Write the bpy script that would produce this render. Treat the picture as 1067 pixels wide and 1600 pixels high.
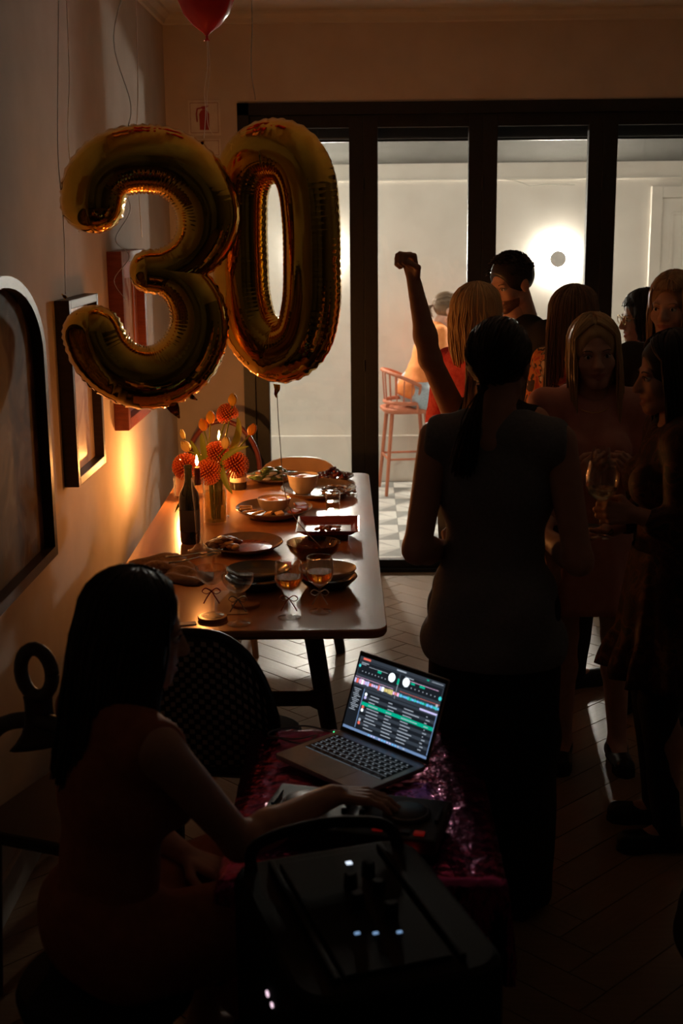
import bpy, bmesh, math, random
import numpy as np
from mathutils import Vector, Matrix
random.seed(7); RNG = np.random.default_rng(7)
for o in list(bpy.data.objects): bpy.data.objects.remove(o)
SC = bpy.context.scene; C = SC.collection
PI = math.pi
def R(d): return math.radians(d)

# ------------------------------------------------------------------ camera, world, exposure
cam = bpy.data.cameras.new('camera'); cam.sensor_fit = 'HORIZONTAL'; cam.sensor_width = 24.0
cam.lens = 24.0 * 2000.0 / 1067.0; cam.clip_start = 0.05; cam.clip_end = 60
cam.dof.use_dof = True; cam.dof.focus_distance = 4.6; cam.dof.aperture_fstop = 4.0
camo = bpy.data.objects.new('camera', cam); C.objects.link(camo)
pitch, yaw_c, roll_c = R(12.7), R(1.16), 0.0096
f_ = Vector((-math.sin(yaw_c)*math.cos(pitch), math.cos(yaw_c)*math.cos(pitch), -math.sin(pitch)))
r_ = Vector((math.cos(yaw_c), math.sin(yaw_c), 0)); u_ = r_.cross(f_)
r2 = r_*math.cos(roll_c) - u_*math.sin(roll_c); u2 = u_*math.cos(roll_c) + r_*math.sin(roll_c)
camo.matrix_world = Matrix(((r2.x, u2.x, -f_.x, 0), (r2.y, u2.y, -f_.y, 0), (r2.z, u2.z, -f_.z, 1.9), (0, 0, 0, 1)))
SC.camera = camo
W = bpy.data.worlds.new('night'); SC.world = W; W.use_nodes = True
W.node_tree.nodes['Background'].inputs[0].default_value = (0.55, 0.62, 0.8, 1)
W.node_tree.nodes['Background'].inputs[1].default_value = 0.01
vs = SC.view_settings; vs.view_transform = 'Standard'; vs.look = 'None'; vs.gamma = 1.0; vs.exposure = 0.0
vs.use_curve_mapping = False
SC.cycles.transparent_max_bounces = 24
YARD_W, GLOW, FLAME = 11.0, 840.0, 800.0

# ------------------------------------------------------------------ materials
def newmat(name):
    m = bpy.data.materials.new(name); m.use_nodes = True
    nt = m.node_tree; return m, nt, nt.nodes['Principled BSDF']
def M(name, c, c2=None, rough=.5, metal=0., scale=20., bump=0., detail=3., spec=.5, trans=0., ior=1.45,
      stretch=(1, 1, 1), lo=.35, hi=.65, coat=0., alpha=1., sheen=0., rand=0., sss=0., roughvar=0.):
    m, nt, b = newmat(name); N = nt.nodes; L = nt.links
    tc = N.new('ShaderNodeTexCoord'); mp = N.new('ShaderNodeMapping'); mp.inputs['Scale'].default_value = stretch
    L.new(tc.outputs['Object'], mp.inputs[0])
    nz = N.new('ShaderNodeTexNoise'); nz.inputs['Scale'].default_value = scale; nz.inputs['Detail'].default_value = detail
    L.new(mp.outputs[0], nz.inputs['Vector'])
    if c2 is None: c2 = tuple(min(1, x*1.15) for x in c)
    rp = N.new('ShaderNodeValToRGB'); rp.color_ramp.elements[0].position = lo; rp.color_ramp.elements[1].position = hi
    rp.color_ramp.elements[0].color = (*c, 1); rp.color_ramp.elements[1].color = (*c2, 1)
    L.new(nz.outputs['Fac'], rp.inputs[0]); col = rp.outputs[0]
    if rand:
        oi = N.new('ShaderNodeObjectInfo'); mr = N.new('ShaderNodeMapRange')
        mr.inputs['To Min'].default_value = 1-rand; mr.inputs['To Max'].default_value = 1+rand
        hs = N.new('ShaderNodeHueSaturation'); L.new(oi.outputs['Random'], mr.inputs[0])
        L.new(mr.outputs[0], hs.inputs['Value']); L.new(col, hs.inputs['Color']); col = hs.outputs[0]
    L.new(col, b.inputs['Base Color'])
    b.inputs['Roughness'].default_value = rough; b.inputs['Metallic'].default_value = metal
    if roughvar:
        mr2 = N.new('ShaderNodeMapRange'); mr2.inputs['To Min'].default_value = rough-roughvar; mr2.inputs['To Max'].default_value = rough+roughvar
        L.new(nz.outputs['Fac'], mr2.inputs[0]); L.new(mr2.outputs[0], b.inputs['Roughness'])
    b.inputs['Specular IOR Level'].default_value = spec; b.inputs['IOR'].default_value = ior
    b.inputs['Transmission Weight'].default_value = trans; b.inputs['Coat Weight'].default_value = coat
    b.inputs['Sheen Weight'].default_value = sheen
    if sss: b.inputs['Subsurface Weight'].default_value = sss; b.inputs['Subsurface Scale'].default_value = .02
    if bump:
        bp = N.new('ShaderNodeBump'); bp.inputs['Strength'].default_value = bump; bp.inputs['Distance'].default_value = .01
        L.new(nz.outputs['Fac'], bp.inputs['Height']); L.new(bp.outputs[0], b.inputs['Normal'])
    return m
def EM(name, c, s, base=(0.02, 0.02, 0.02)):
    m, nt, b = newmat(name); b.inputs['Base Color'].default_value = (*base, 1)
    b.inputs['Emission Color'].default_value = (*c, 1); b.inputs['Emission Strength'].default_value = s
    return m
def GLASS(name, tint=(1, 1, 1), refl=1.0, rough=0.0, ior=1.45, pw_=5.):
    m, nt, b = newmat(name); N = nt.nodes; L = nt.links; N.remove(b)
    t = N.new('ShaderNodeBsdfTransparent'); t.inputs[0].default_value = (*tint, 1)
    g = N.new('ShaderNodeBsdfGlossy'); g.inputs['Roughness'].default_value = rough; g.inputs[0].default_value = (refl, refl, refl, 1)
    lw = N.new('ShaderNodeLayerWeight'); lw.inputs[0].default_value = .5; pw = N.new('ShaderNodeMath'); pw.operation = 'POWER'; pw.inputs[1].default_value = pw_
    L.new(lw.outputs['Facing'], pw.inputs[0]); fr = N.new('ShaderNodeMapRange'); f0 = ((ior-1)/(ior+1))**2; fr.inputs['To Min'].default_value = f0; fr.inputs['To Max'].default_value = .85
    L.new(pw.outputs[0], fr.inputs[0]); mx = N.new('ShaderNodeMixShader'); L.new(fr.outputs[0], mx.inputs[0]); L.new(t.outputs[0], mx.inputs[1]); L.new(g.outputs[0], mx.inputs[2])
    L.new(mx.outputs[0], N['Material Output'].inputs[0]); return m
def FLORAL(name, cols, scale=14., rough=.75):
    m, nt, b = newmat(name); N = nt.nodes; L = nt.links
    tc = N.new('ShaderNodeTexCoord'); nz = N.new('ShaderNodeTexNoise'); nz.inputs['Scale'].default_value = scale
    nz.inputs['Detail'].default_value = 2; nz.inputs['Distortion'].default_value = 1.2
    L.new(tc.outputs['Object'], nz.inputs['Vector'])
    rp = N.new('ShaderNodeValToRGB'); rp.color_ramp.interpolation = 'CONSTANT'
    e = rp.color_ramp.elements; e[0].position = 0; e[0].color = (*cols[0], 1); e[1].position = .42; e[1].color = (*cols[1], 1)
    for i, c in enumerate(cols[2:]):
        k = e.new(.52+.09*i); k.color = (*c, 1)
    L.new(nz.outputs['Fac'], rp.inputs[0]); L.new(rp.outputs[0], b.inputs['Base Color']); b.inputs['Roughness'].default_value = rough
    return m
m_wall = M('plaster_wall', (.55, .47, .40), (.60, .52, .45), rough=.85, scale=6, bump=.05)
m_ceil = M('ceiling_paint', (.55, .50, .45), (.6, .55, .5), rough=.9, scale=5)
m_plank = M('oak_plank', (.27, .17, .095), (.32, .205, .12), rough=.36, scale=9, stretch=(1, 9, 1), detail=6, bump=.06, rand=.10, roughvar=.06, spec=.5)
m_under = M('subfloor', (.03, .022, .016), rough=.9)
m_black = M('black_aluminium', (.012, .012, .012), (.016, .016, .016), rough=.45, scale=60)
m_dim = M('unseen_wall_darkened', (.10, .085, .075), (.12, .10, .09), rough=.85, scale=6)  # darkened for the unseen walls to keep bounce off the foreground
m_yard = M('yard_paint', (.73, .69, .62), (.79, .75, .68), rough=.85, scale=4, bump=.04)
m_tw = M('tile_white', (.72, .71, .67), (.78, .77, .73), rough=.35, scale=15)
m_tl = M('tile_light_grey', (.50, .50, .48), (.55, .55, .53), rough=.35, scale=15)
m_td = M('tile_dark_grey', (.29, .30, .29), (.34, .35, .34), rough=.35, scale=15)
m_pane = GLASS('window_glass', (.96, .97, .96), .9)
m_glass = GLASS('clear_glass', (.96, .97, .96), 1.0, ior=1.75, pw_=2.6)
m_gold = M('gold_foil', (.86, .50, .06), (.92, .56, .08), rough=.07, metal=1., scale=18, bump=.025, detail=2)
m_string = M('ribbon_white', (.92, .90, .86), rough=.4, spec=.6)
m_redball = M('red_latex', (.62, .035, .05), (.7, .05, .06), rough=.22, scale=8)
m_tabwood = M('table_walnut', (.40, .175, .065), (.46, .205, .08), rough=.21, scale=5, stretch=(7, .5, 7), detail=2, lo=.2, hi=.8, roughvar=.02, spec=1.)
m_darkwood = M('dark_stained_wood', (.028, .017, .011), (.04, .025, .016), rough=.5, scale=12, stretch=(1, 1, 6))
m_tanwood = M('tan_wood', (.42, .24, .12), (.5, .3, .16), rough=.45, scale=10, stretch=(1, 6, 1))
m_skin = M('skin_fair', (.62, .36, .26), (.68, .41, .30), rough=.5, scale=30, sss=.0, spec=.35)
m_skin2 = M('skin_tan', (.50, .27, .18), (.55, .31, .21), rough=.5, scale=30, spec=.35)
m_lip = M('lip', (.52, .20, .17), rough=.4); m_white = M('eye_white', (.75, .72, .7), rough=.2); m_iris = M('iris', (.05, .035, .025), rough=.1)
m_brow = M('eyebrow', (.10, .06, .035), rough=.8)
def HAIR(n, c, c2): return M(n, c, c2, rough=.42, scale=60, stretch=(1, 1, .12), spec=.5)
m_hblack = HAIR('hair_black', (.010, .007, .006), (.02, .014, .011)); m_hblond = HAIR('hair_blond', (.50, .33, .15), (.62, .44, .22))
m_hbrown = HAIR('hair_brown', (.13, .08, .045), (.2, .125, .07)); m_hlight = HAIR('hair_light_brown', (.30, .18, .085), (.4, .25, .12))
m_hdark = HAIR('hair_dark_brown', (.02, .013, .009), (.035, .022, .015))

# ------------------------------------------------------------------ mesh helpers
class MB:
    def __init__(s): s.v = []; s.f = []; s.m = []
    def add(s, v, f, mi=0):
        o = len(s.v); s.v += [tuple(map(float, p)) for p in v]; s.f += [tuple(int(i)+o for i in q) for q in f]; s.m += [mi]*len(f); return s
    def box(s, c, d, rz=0., mi=0, bev=0., M4=None):
        hx, hy, hz = d[0]/2, d[1]/2, d[2]/2
        if bev:
            bm = bmesh.new(); bmesh.ops.create_cube(bm, size=1, matrix=Matrix.Diagonal((*d, 1)))
            bmesh.ops.bevel(bm, geom=bm.edges[:], offset=bev, segments=2, affect='EDGES', profile=.6)
            v = [p.co.copy() for p in bm.verts]; bm.verts.index_update(); f = [[q.index for q in fc.verts] for fc in bm.faces]; bm.free()
        else:
            v = [Vector((x*hx, y*hy, z*hz)) for z in (-1, 1) for y in (-1, 1) for x in (-1, 1)]
            f = [(0, 2, 3, 1), (4, 5, 7, 6), (0, 1, 5, 4), (2, 6, 7, 3), (0, 4, 6, 2), (1, 3, 7, 5)]
        m = (M4 if M4 is not None else Matrix.Translation(c) @ Matrix.Rotation(rz, 4, 'Z'))
        if M4 is not None: m = M4 @ Matrix.Translation(c) @ Matrix.Rotation(rz, 4, 'Z')
        return s.add([m @ p for p in v], f, mi)
    def tube(s, pts, rad, n=8, mi=0, cap=True, flat=1.):
        pts = [Vector(p) for p in pts]
        if not hasattr(rad, '__len__'): rad = [rad]*len(pts)
        v = []; f = []; prev = None
        for i, p in enumerate(pts):
            t = (pts[min(i+1, len(pts)-1)]-pts[max(i-1, 0)])
            t = t.normalized() if t.length > 1e-9 else Vector((0, 0, 1))
            if prev is None: a = t.orthogonal().normalized()
            else:
                a = prev-t*prev.dot(t); a = a.normalized() if a.length > 1e-6 else t.orthogonal().normalized()
            prev = a; b = t.cross(a)
            for k in range(n):
                an = 2*PI*k/n; v.append(p+(a*math.cos(an)+b*math.sin(an)*flat)*rad[i])
        for i in range(len(pts)-1):
            for k in range(n):
                k2 = (k+1) % n; f.append((i*n+k, i*n+k2, (i+1)*n+k2, (i+1)*n+k))
        if cap: f.append(tuple(range(n-1, -1, -1))); f.append(tuple((len(pts)-1)*n+k for k in range(n)))
        return s.add(v, f, mi)
    def lathe(s, prof, n=32, c=(0, 0, 0), mi=0, cap=True, sx=1., sy=1., M4=None):
        v = []; f = []
        for r, z in prof:
            for k in range(n):
                a = 2*PI*k/n; v.append(Vector((c[0]+r*math.cos(a)*sx, c[1]+r*math.sin(a)*sy, c[2]+z)))
        for i in range(len(prof)-1):
            for k in range(n):
                k2 = (k+1) % n; f.append((i*n+k, i*n+k2, (i+1)*n+k2, (i+1)*n+k))
        if cap:
            if prof[0][0] > 1e-5: f.append(tuple(range(n-1, -1, -1)))
            if prof[-1][0] > 1e-5: f.append(tuple((len(prof)-1)*n+k for k in range(n)))
        if M4 is not None: v = [M4 @ p for p in v]
        return s.add(v, f, mi)
    def ell(s, c, r, n=16, mi=0, M4=None):
        prof = [(math.cos(-PI/2+PI*i/(n//2)), math.sin(-PI/2+PI*i/(n//2))) for i in range(n//2+1)]
        v = []; f = []
        for q, z in prof:
            for k in range(n):
                a = 2*PI*k/n; v.append(Vector((c[0]+max(q, 1e-4)*math.cos(a)*r[0], c[1]+max(q, 1e-4)*math.sin(a)*r[1], c[2]+z*r[2])))
        for i in range(len(prof)-1):
            for k in range(n):
                k2 = (k+1) % n; f.append((i*n+k, i*n+k2, (i+1)*n+k2, (i+1)*n+k))
        if M4 is not None: v = [M4 @ p for p in v]
        return s.add(v, f, mi)
    def quad(s, a, b, c, d, mi=0): return s.add([a, b, c, d], [(0, 1, 2, 3)], mi)
    def prism(s, poly, z0, z1, mi=0, M4=None):
        n = len(poly); v = [Vector((x, y, z0)) for x, y in poly]+[Vector((x, y, z1)) for x, y in poly]
        f = [tuple(range(n-1, -1, -1)), tuple(range(n, 2*n))]+[(i, (i+1) % n, n+(i+1) % n, n+i) for i in range(n)]
        if M4 is not None: v = [M4 @ p for p in v]
        return s.add(v, f, mi)
    def build(s, name, mats, parent=None, loc=None, rz=0., smooth=False, kind=None, label=None):
        me = bpy.data.meshes.new(name); me.from_pydata(s.v, [], s.f)
        if not isinstance(mats, (list, tuple)): mats = [mats]
        for m in mats: me.materials.append(m)
        if len(mats) > 1: me.polygons.foreach_set('material_index', s.m)
        if smooth: me.polygons.foreach_set('use_smooth', [True]*len(s.f))
        if smooth in (2, 3): me.set_sharp_from_angle(angle=R(40 if smooth == 2 else 15))
        me.update(); o = bpy.data.objects.new(name, me); C.objects.link(o)
        if parent: o.parent = parent
        if loc is not None: o.location = loc
        o.rotation_euler = (0, 0, rz)
        if kind: o['kind'] = kind
        if label: o['label'] = label
        return o
def thing(name, label, cat, loc=(0, 0, 0), rz=0., group=None):
    o = bpy.data.objects.new(name, None); C.objects.link(o); o.empty_display_size = .05
    o.location = loc; o.rotation_euler = (0, 0, rz); o['label'] = label; o['category'] = cat
    if group: o['group'] = group
    return o
def tag(o, label, cat, group=None):
    o['label'] = label; o['category'] = cat
    if group: o['group'] = group
    return o
def dup(o, parent=None, name=None, label=None, loc=None, rz=None):
    c = o.copy(); C.objects.link(c); c.parent = parent
    if name: c.name = name
    if label: c['label'] = label
    if loc is not None: c.location = loc
    if rz is not None: c.rotation_euler = (0, 0, rz)
    for ch in list(o.children): dup(ch, c)
    return c
def spline(pts, n):
    P = [np.array(p, float) for p in pts]; out = []
    for i in range(len(P)-1):
        p0 = P[max(i-1, 0)]; p1 = P[i]; p2 = P[i+1]; p3 = P[min(i+2, len(P)-1)]
        for j in range(n):
            t = j/n; out.append(.5*(2*p1+(p2-p0)*t+(2*p0-5*p1+4*p2-p3)*t*t+(3*p1-p0-3*p2+p3)*t**3))
    out.append(P[-1]); return out

# ------------------------------------------------------------------ implicit surfaces (smooth unions) for bodies and cloth
def d_cap(P, a, b, ra, rb):
    a = np.array(a, float); b = np.array(b, float); pa = P-a; ba = b-a
    t = np.clip((pa@ba)/(ba@ba+1e-12), 0, 1); return np.linalg.norm(pa-t[..., None]*ba, axis=-1)-(ra+(rb-ra)*t)
def d_ell(P, c, r, Rm=None):
    q = P-np.array(c, float); r = np.array(r, float)
    if Rm is not None: q = q@Rm
    k0 = np.linalg.norm(q/r, axis=-1); k1 = np.linalg.norm(q/(r*r), axis=-1); return k0*(k0-1)/(k1+1e-9)
def bounds(p):
    if p[0] == 'c':
        a, b = np.array(p[1], float), np.array(p[2], float); r = max(p[3], p[4]); return np.minimum(a, b)-r, np.maximum(a, b)+r
    c = np.array(p[1], float); r = np.array(p[2], float)
    if p[3] is not None: r = np.full(3, r.max())
    return c-r, c+r
def cap(a, b, ra, rb=None): return ('c', a, b, ra, ra if rb is None else rb)
def ell(c, r, Rm=None, neg=False): return ('-' if neg else 'e', c, r, Rm)
def sdf_mesh(prims, h, k=.015, inflate=0., post=None):
    pos = [p for p in prims if p[0] != '-']
    lo = np.min([bounds(p)[0] for p in pos], 0)-inflate-3*h; hi = np.max([bounds(p)[1] for p in pos], 0)+inflate+3*h
    n = np.ceil((hi-lo)/h).astype(int)+1; F = np.full(n, .3, np.float32)
    ax = [lo[i]+h*np.arange(n[i]) for i in range(3)]
    for p in prims:
        b0, b1 = bounds(p); mg = inflate+2.5*k+3*h
        i0 = np.clip(((b0-mg-lo)/h).astype(int), 0, n-1); i1 = np.clip(((b1+mg-lo)/h).astype(int)+2, 1, n)
        sl = tuple(slice(i0[i], i1[i]) for i in range(3))
        P = np.stack(np.meshgrid(*[ax[i][sl[i]] for i in range(3)], indexing='ij'), -1)
        d = d_cap(P, *p[1:]) if p[0] == 'c' else d_ell(P, *p[1:])
        A = F[sl]
        if p[0] == '-':
            d = -d; hh = np.clip(.5-.5*(A-d)/k, 0, 1); F[sl] = A*(1-hh)+d*hh+k*hh*(1-hh)
        else:
            hh = np.clip(.5+.5*(A-d)/k, 0, 1); F[sl] = A*(1-hh)+d*hh-k*hh*(1-hh)
    F = F-inflate
    if post is not None:
        P = np.stack(np.meshgrid(*ax, indexing='ij'), -1); F = post(P, F)
    F[0] = F[-1] = 1; F[:, 0] = F[:, -1] = 1; F[:, :, 0] = F[:, :, -1] = 1
    S = F < 0; nc = n-1; acc = np.zeros((*nc, 3), np.float32); cnt = np.zeros(nc, np.int32)
    cs = [(i, j, l) for i in (0, 1) for j in (0, 1) for l in (0, 1)]
    g = lambda A, c: A[c[0]:c[0]+nc[0], c[1]:c[1]+nc[1], c[2]:c[2]+nc[2]]
    for a in cs:
        for x in range(3):
            if a[x] == 0:
                b = list(a); b[x] = 1; m = g(S, a) != g(S, b); fa = g(F, a)[m]; fb = g(F, b)[m]; t = fa/(fa-fb)
                pt = np.repeat(np.array(a, np.float32)[None], len(t), 0); pt[:, x] += t; acc[m] += pt; cnt[m] += 1
    act = cnt > 0; idx = np.full(nc, -1); idx[act] = np.arange(act.sum())
    V = (acc[act]/cnt[act][:, None]+np.argwhere(act))*h+lo
    faces = []
    for x in range(3):
        y, z = (x+1) % 3, (x+2) % 3
        a = [slice(None)]*3; b = [slice(None)]*3; a[x] = slice(0, -1); b[x] = slice(1, None)
        e = np.argwhere(S[tuple(a)] != S[tuple(b)]); e = e[(e[:, y] > 0) & (e[:, z] > 0)]
        sg = S[tuple(e.T)]
        def cell(dy, dz):
            q = e.copy(); q[:, y] -= dy; q[:, z] -= dz; return idx[tuple(q.T)]
        q = np.stack([cell(1, 1), cell(0, 1), cell(0, 0), cell(1, 0)], 1)
        q[~sg] = q[~sg][:, ::-1]; faces.append(q)
    Fc = np.concatenate(faces); Fc = Fc[(Fc >= 0).all(1)]
    # light Laplacian smoothing
    for _ in range(2):
        s_ = np.zeros_like(V); c_ = np.zeros(len(V))
        for i in range(4):
            j = (i+1) % 4; np.add.at(s_, Fc[:, i], V[Fc[:, j]]); np.add.at(s_, Fc[:, j], V[Fc[:, i]]); np.add.at(c_, Fc[:, i], 1); np.add.at(c_, Fc[:, j], 1)
        V = V*.5+.5*s_/np.maximum(c_, 1)[:, None]
    return V, Fc
class Soup:
    """numpy mesh pieces joined into one mesh object"""
    def __init__(s): s.V = []; s.F = []; s.mi = []; s.n = 0
    def add(s, V, F, mi=0, M4=None):
        V = np.asarray(V, float)
        if M4 is not None: A = np.array(M4); V = V@A[:3, :3].T+A[:3, 3]
        mi = np.full(len(F), mi) if np.isscalar(mi) else mi
        for q, k in zip(([tuple(f) for f in (np.asarray(F)+s.n).tolist()]) if not isinstance(F, list) else [tuple(i+s.n for i in f) for f in F], mi): s.F.append(q); s.mi.append(int(k))
        s.V.append(V); s.n += len(V)
    def addmb(s, mb, mi=0, M4=None): s.add(np.array(mb.v), mb.f, mi, M4)
    def build(s, name, mats, parent=None, label=None):
        me = bpy.data.meshes.new(name); me.from_pydata(np.concatenate(s.V).tolist(), [], s.F)
        if not isinstance(mats, (list, tuple)): mats = [mats]
        for m in mats: me.materials.append(m)
        me.polygons.foreach_set('material_index', s.mi); me.polygons.foreach_set('use_smooth', [True]*len(s.F)); me.update()
        o = bpy.data.objects.new(name, me); C.objects.link(o)
        if parent: o.parent = parent
        if label: o['label'] = label
        return o
# ------------------------------------------------------------------ the room
XL, XR, YB, YF, ZC = -1.03, 3.2, 6.9, -1.4, 2.95
def struct(name, mb, m, parent=None, smooth=False):
    o = mb.build(name, m, parent, smooth=smooth)
    o['kind'] = 'structure'; return o
fl = struct('floor', MB().box(((XL+XR)/2, (YF+YB)/2, -.03), (XR-XL+.2, YB-YF+.2, .044)), m_under)
# herringbone planks: individual boards where the photograph shows floor, joined stuff elsewhere
PW, PL = .118, .59
pk = MB().box((0, 0, 0), (PL-.003, PW-.003, .012), bev=.0012); pk0 = pk.build('plank', m_plank, fl, loc=(0, 0, -.006))
rest = MB(); cells = []; a45 = R(45)
for i in range(-60, 60):
    for j in range(-14, 14):
        for k in (0, 1):
            # herringbone lattice in a rotated frame
            u = i*PW + j*2*PL*0.0; v = 0
            bx = i*PW; by = i*PW + j*2*PL
            if k == 0: cx, cy, an = bx+PL/2, by+PW/2, 0.
            else: cx, cy, an = bx+PW/2, by+PW+PL/2, PI/2
            wx = cx*math.cos(a45)-cy*math.sin(a45)+.6; wy = cx*math.sin(a45)+cy*math.cos(a45)+2.4
            if XL-.15 < wx < XR+.15 and YF-.1 < wy < YB+.1: cells.append((wx, wy, an+a45))
def clipx(c): return XL+.33 < c[0] < XR-.33 and YF+.33 < c[1] < YB-.33
def seen(c):  # the boards the photograph shows
    return XL+.1 < c[0] < 1.75 and 3.3 < c[1] < YB-.05
first = True; n_b = 0
for c in sorted(cells, key=lambda c: -(c[1])):
    if seen(c) and n_b < 290:
        if first: pk0.location = (c[0], c[1], -.006); pk0.rotation_euler = (0, 0, c[2]); first = False
        else:
            o = pk0.copy(); C.objects.link(o); o.location = (c[0], c[1], -.006); o.rotation_euler = (0, 0, c[2])
        n_b += 1
    elif -1.3 < c[1]: rest.box((c[0], c[1], -.006), (PL-.003, PW-.003, .012), c[2])
rest.build('planks_further_off', m_plank, fl, kind='stuff')

T = .14
struct('wall_left', MB().box((XL-T/2, (YF+YB)/2, ZC/2), (T, YB-YF, ZC)), m_wall)
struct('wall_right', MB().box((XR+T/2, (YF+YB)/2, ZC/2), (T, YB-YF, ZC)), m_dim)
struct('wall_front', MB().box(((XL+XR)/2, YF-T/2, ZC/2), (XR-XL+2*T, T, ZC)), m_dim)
DX0, DX1, DZ = -.66, 2.54, 2.51
wb = MB().box(((XL-T+DX0)/2, YB+T/2, ZC/2), (DX0-XL+T, T, ZC)).box(((XR+T+DX1)/2, YB+T/2, ZC/2), (XR+T-DX1, T, ZC))
wb.box(((DX0+DX1)/2, YB+T/2, (DZ+ZC)/2), (DX1-DX0, T, ZC-DZ)); struct('wall_back', wb, m_wall)
struct('ceiling', MB().box(((XL+XR)/2, (YF+YB)/2, ZC+.05), (XR-XL+2*T, YB-YF+2*T, .1)), m_ceil)
def cornice(L, flip):
    p = [(0, 0), (.05, 0), (.045, -.012), (.02, -.03), (.012, -.05), (0, -.055)]
    mb = MB(); mb.prism([(x, y) for x, y in p], 0, L); return mb
mb = MB(); mb.prism([(0, 0), (.05, 0), (.045, -.012), (.02, -.03), (.012, -.05), (0, -.055)], YF, YB, M4=Matrix(((1, 0, 0, XL), (0, 0, 1, 0), (0, 1, 0, ZC), (0, 0, 0, 1))))
struct('trim_1', mb, m_ceil)
mb = MB(); mb.prism([(0, 0), (.05, 0), (.045, -.012), (.02, -.03), (.012, -.05), (0, -.055)], XL, XR, M4=Matrix(((0, 0, 1, 0), (-1, 0, 0, YB), (0, 1, 0, ZC), (0, 0, 0, 1))))
struct('trim_2', mb, m_ceil)
m_skirt = M('skirting_paint', (.42, .37, .32), rough=.6)
struct('baseboard_left', MB().box((XL+.008, (YF+YB)/2, .06), (.016, YB-YF, .12), bev=.003), m_skirt)
struct('baseboard_back', MB().box(((XL+DX0)/2, YB-.008, .06), (DX0-XL, .016, .12), bev=.003), m_skirt)

# folding glass doors
fr = MB().box((DX0+.03, YB+.05, DZ/2), (.06, .12, DZ)).box((DX1-.03, YB+.05, DZ/2), (.06, .12, DZ)).box(((DX0+DX1)/2, YB+.05, DZ-.03), (DX1-DX0, .12, .06))
fr.box(((DX0+DX1)/2, YB+.05, .008), (DX1-DX0, .12, .02)); struct('trim_3', fr, m_black)
edges = [-.60, -.008, .615, 1.237, 1.86, 2.48]
for i in range(5):
    x0, x1 = edges[i], edges[i+1]; zb, zt, st = .02, 2.448, .075; y = YB+.05
    mb = MB().box((x0+st/2, y, (zb+zt)/2), (st, .055, zt-zb), bev=.003).box((x1-st/2, y, (zb+zt)/2), (st, .055, zt-zb), bev=.003)
    mb.box(((x0+x1)/2, y, zt-.031), (x1-x0-2*st, .05, .062)).box(((x0+x1)/2, y, zb+.022), (x1-x0-2*st, .05, .044))
    d = struct('door_%d' % (i+1), mb, m_black)
    MB().box(((x0+x1)/2, y, (zb+zt)/2), (x1-x0-2*st+.01, .006, zt-zb-.1)).build('pane', m_pane, d)
    hb = MB()
    for zz in (.35, 1.15, 2.1): hb.tube([(x1, y-.031, zz-.03), (x1, y-.031, zz+.03)], .006, 8)
    hb.build('hinge', m_black, d)
    if False: MB().box((x1-st/2, y-.034, 1.02), (.022, .012, .16), bev=.003).tube([(x1-st/2, y-.04, 1.05), (x1-st/2, y-.065, 1.05), (x1-st/2-.09, y-.065, 1.05)], .007, 8).build('handle', m_black, d)

# ------------------------------------------------------------------ courtyard beyond the doors
YW, CX0, CX1 = 9.5, -1.6, 3.6
yf = struct('floor_courtyard', MB().box(((CX0+CX1)/2, (YB+YW)/2+.1, -.03), (CX1-CX0, YW-YB+.1, .044)), m_td)
TX, TY = .30, .40
def tile():
    mb = MB(); hx, hy, g = TX/2-.0015, TY/2-.0015, .04
    def tri(pts, mi, zz=0.): mb.prism(pts, -.008, zz, mi)
    # faceted star pattern: four long white blades with grey wedges between them
    tri([(-hx, -hy), (hx, -hy), (g, -.10)], 0); tri([(-hx, hy), (-g, .10), (hx, hy)], 0)
    tri([(-hx, -hy), (g, -.10), (0, 0)], 1, -.0004); tri([(hx, hy), (-g, .10), (0, 0)], 1, -.0004)
    tri([(-hx, 0), (-hx, -hy), (0, 0)], 2, -.0004); tri([(hx, 0), (hx, hy), (0, 0)], 2, -.0004)
    tri([(hx, -hy), (hx, 0), (0, 0)], 0); tri([(hx, -hy), (0, 0), (g, -.10)], 1, -.0004)
    tri([(-hx, hy), (-hx, 0), (0, 0)], 0); tri([(-hx, hy), (0, 0), (-g, .10)], 1, -.0004)
    return mb
t0 = None
for i in range(int((CX1-CX0)/TX)):
    for j in range(6):
        p = (CX0+TX*(i+.5), YB+.14+TY*(j+.5), .001)
        if t0 is None: t0 = tile().build('tile', [m_tw, m_tl, m_td], yf, loc=p)
        else:
            o = t0.copy(); C.objects.link(o); o.location = p
yw = MB().box(((CX0+CX1)/2, YW+T/2, 1.4), (CX1-CX0, T, 2.8))
struct('wall_courtyard_back', yw, m_yard)
struct('wall_courtyard_left', MB().box((CX0-T/2, (YB+YW)/2+.1, 1.4), (T, YW-YB+.2, 2.8)), m_yard)
struct('wall_courtyard_right', MB().box((CX1+T/2, (YB+YW)/2+.1, 1.4), (T, YW-YB+.2, 2.8)), m_yard)
struct('trim_4', MB().box(((CX0+2.0)/2, YW-.02, .175), (2.0-CX0, .04, .35), bev=.004), m_yard)
struct('trim_5', MB().box(((CX0+CX1)/2, YW-.008, 2.2), (CX1-CX0, .016, .014), bev=.003), m_yard)
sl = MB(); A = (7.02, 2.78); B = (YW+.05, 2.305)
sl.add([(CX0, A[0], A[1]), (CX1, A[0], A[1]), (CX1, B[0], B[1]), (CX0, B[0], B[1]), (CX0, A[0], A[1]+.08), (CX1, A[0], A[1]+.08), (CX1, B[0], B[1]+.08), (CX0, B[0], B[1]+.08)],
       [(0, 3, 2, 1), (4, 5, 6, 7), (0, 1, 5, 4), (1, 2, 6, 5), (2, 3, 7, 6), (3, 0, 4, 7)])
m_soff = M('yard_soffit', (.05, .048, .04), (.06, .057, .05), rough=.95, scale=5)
struct('ceiling_courtyard', sl, m_soff)
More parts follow.
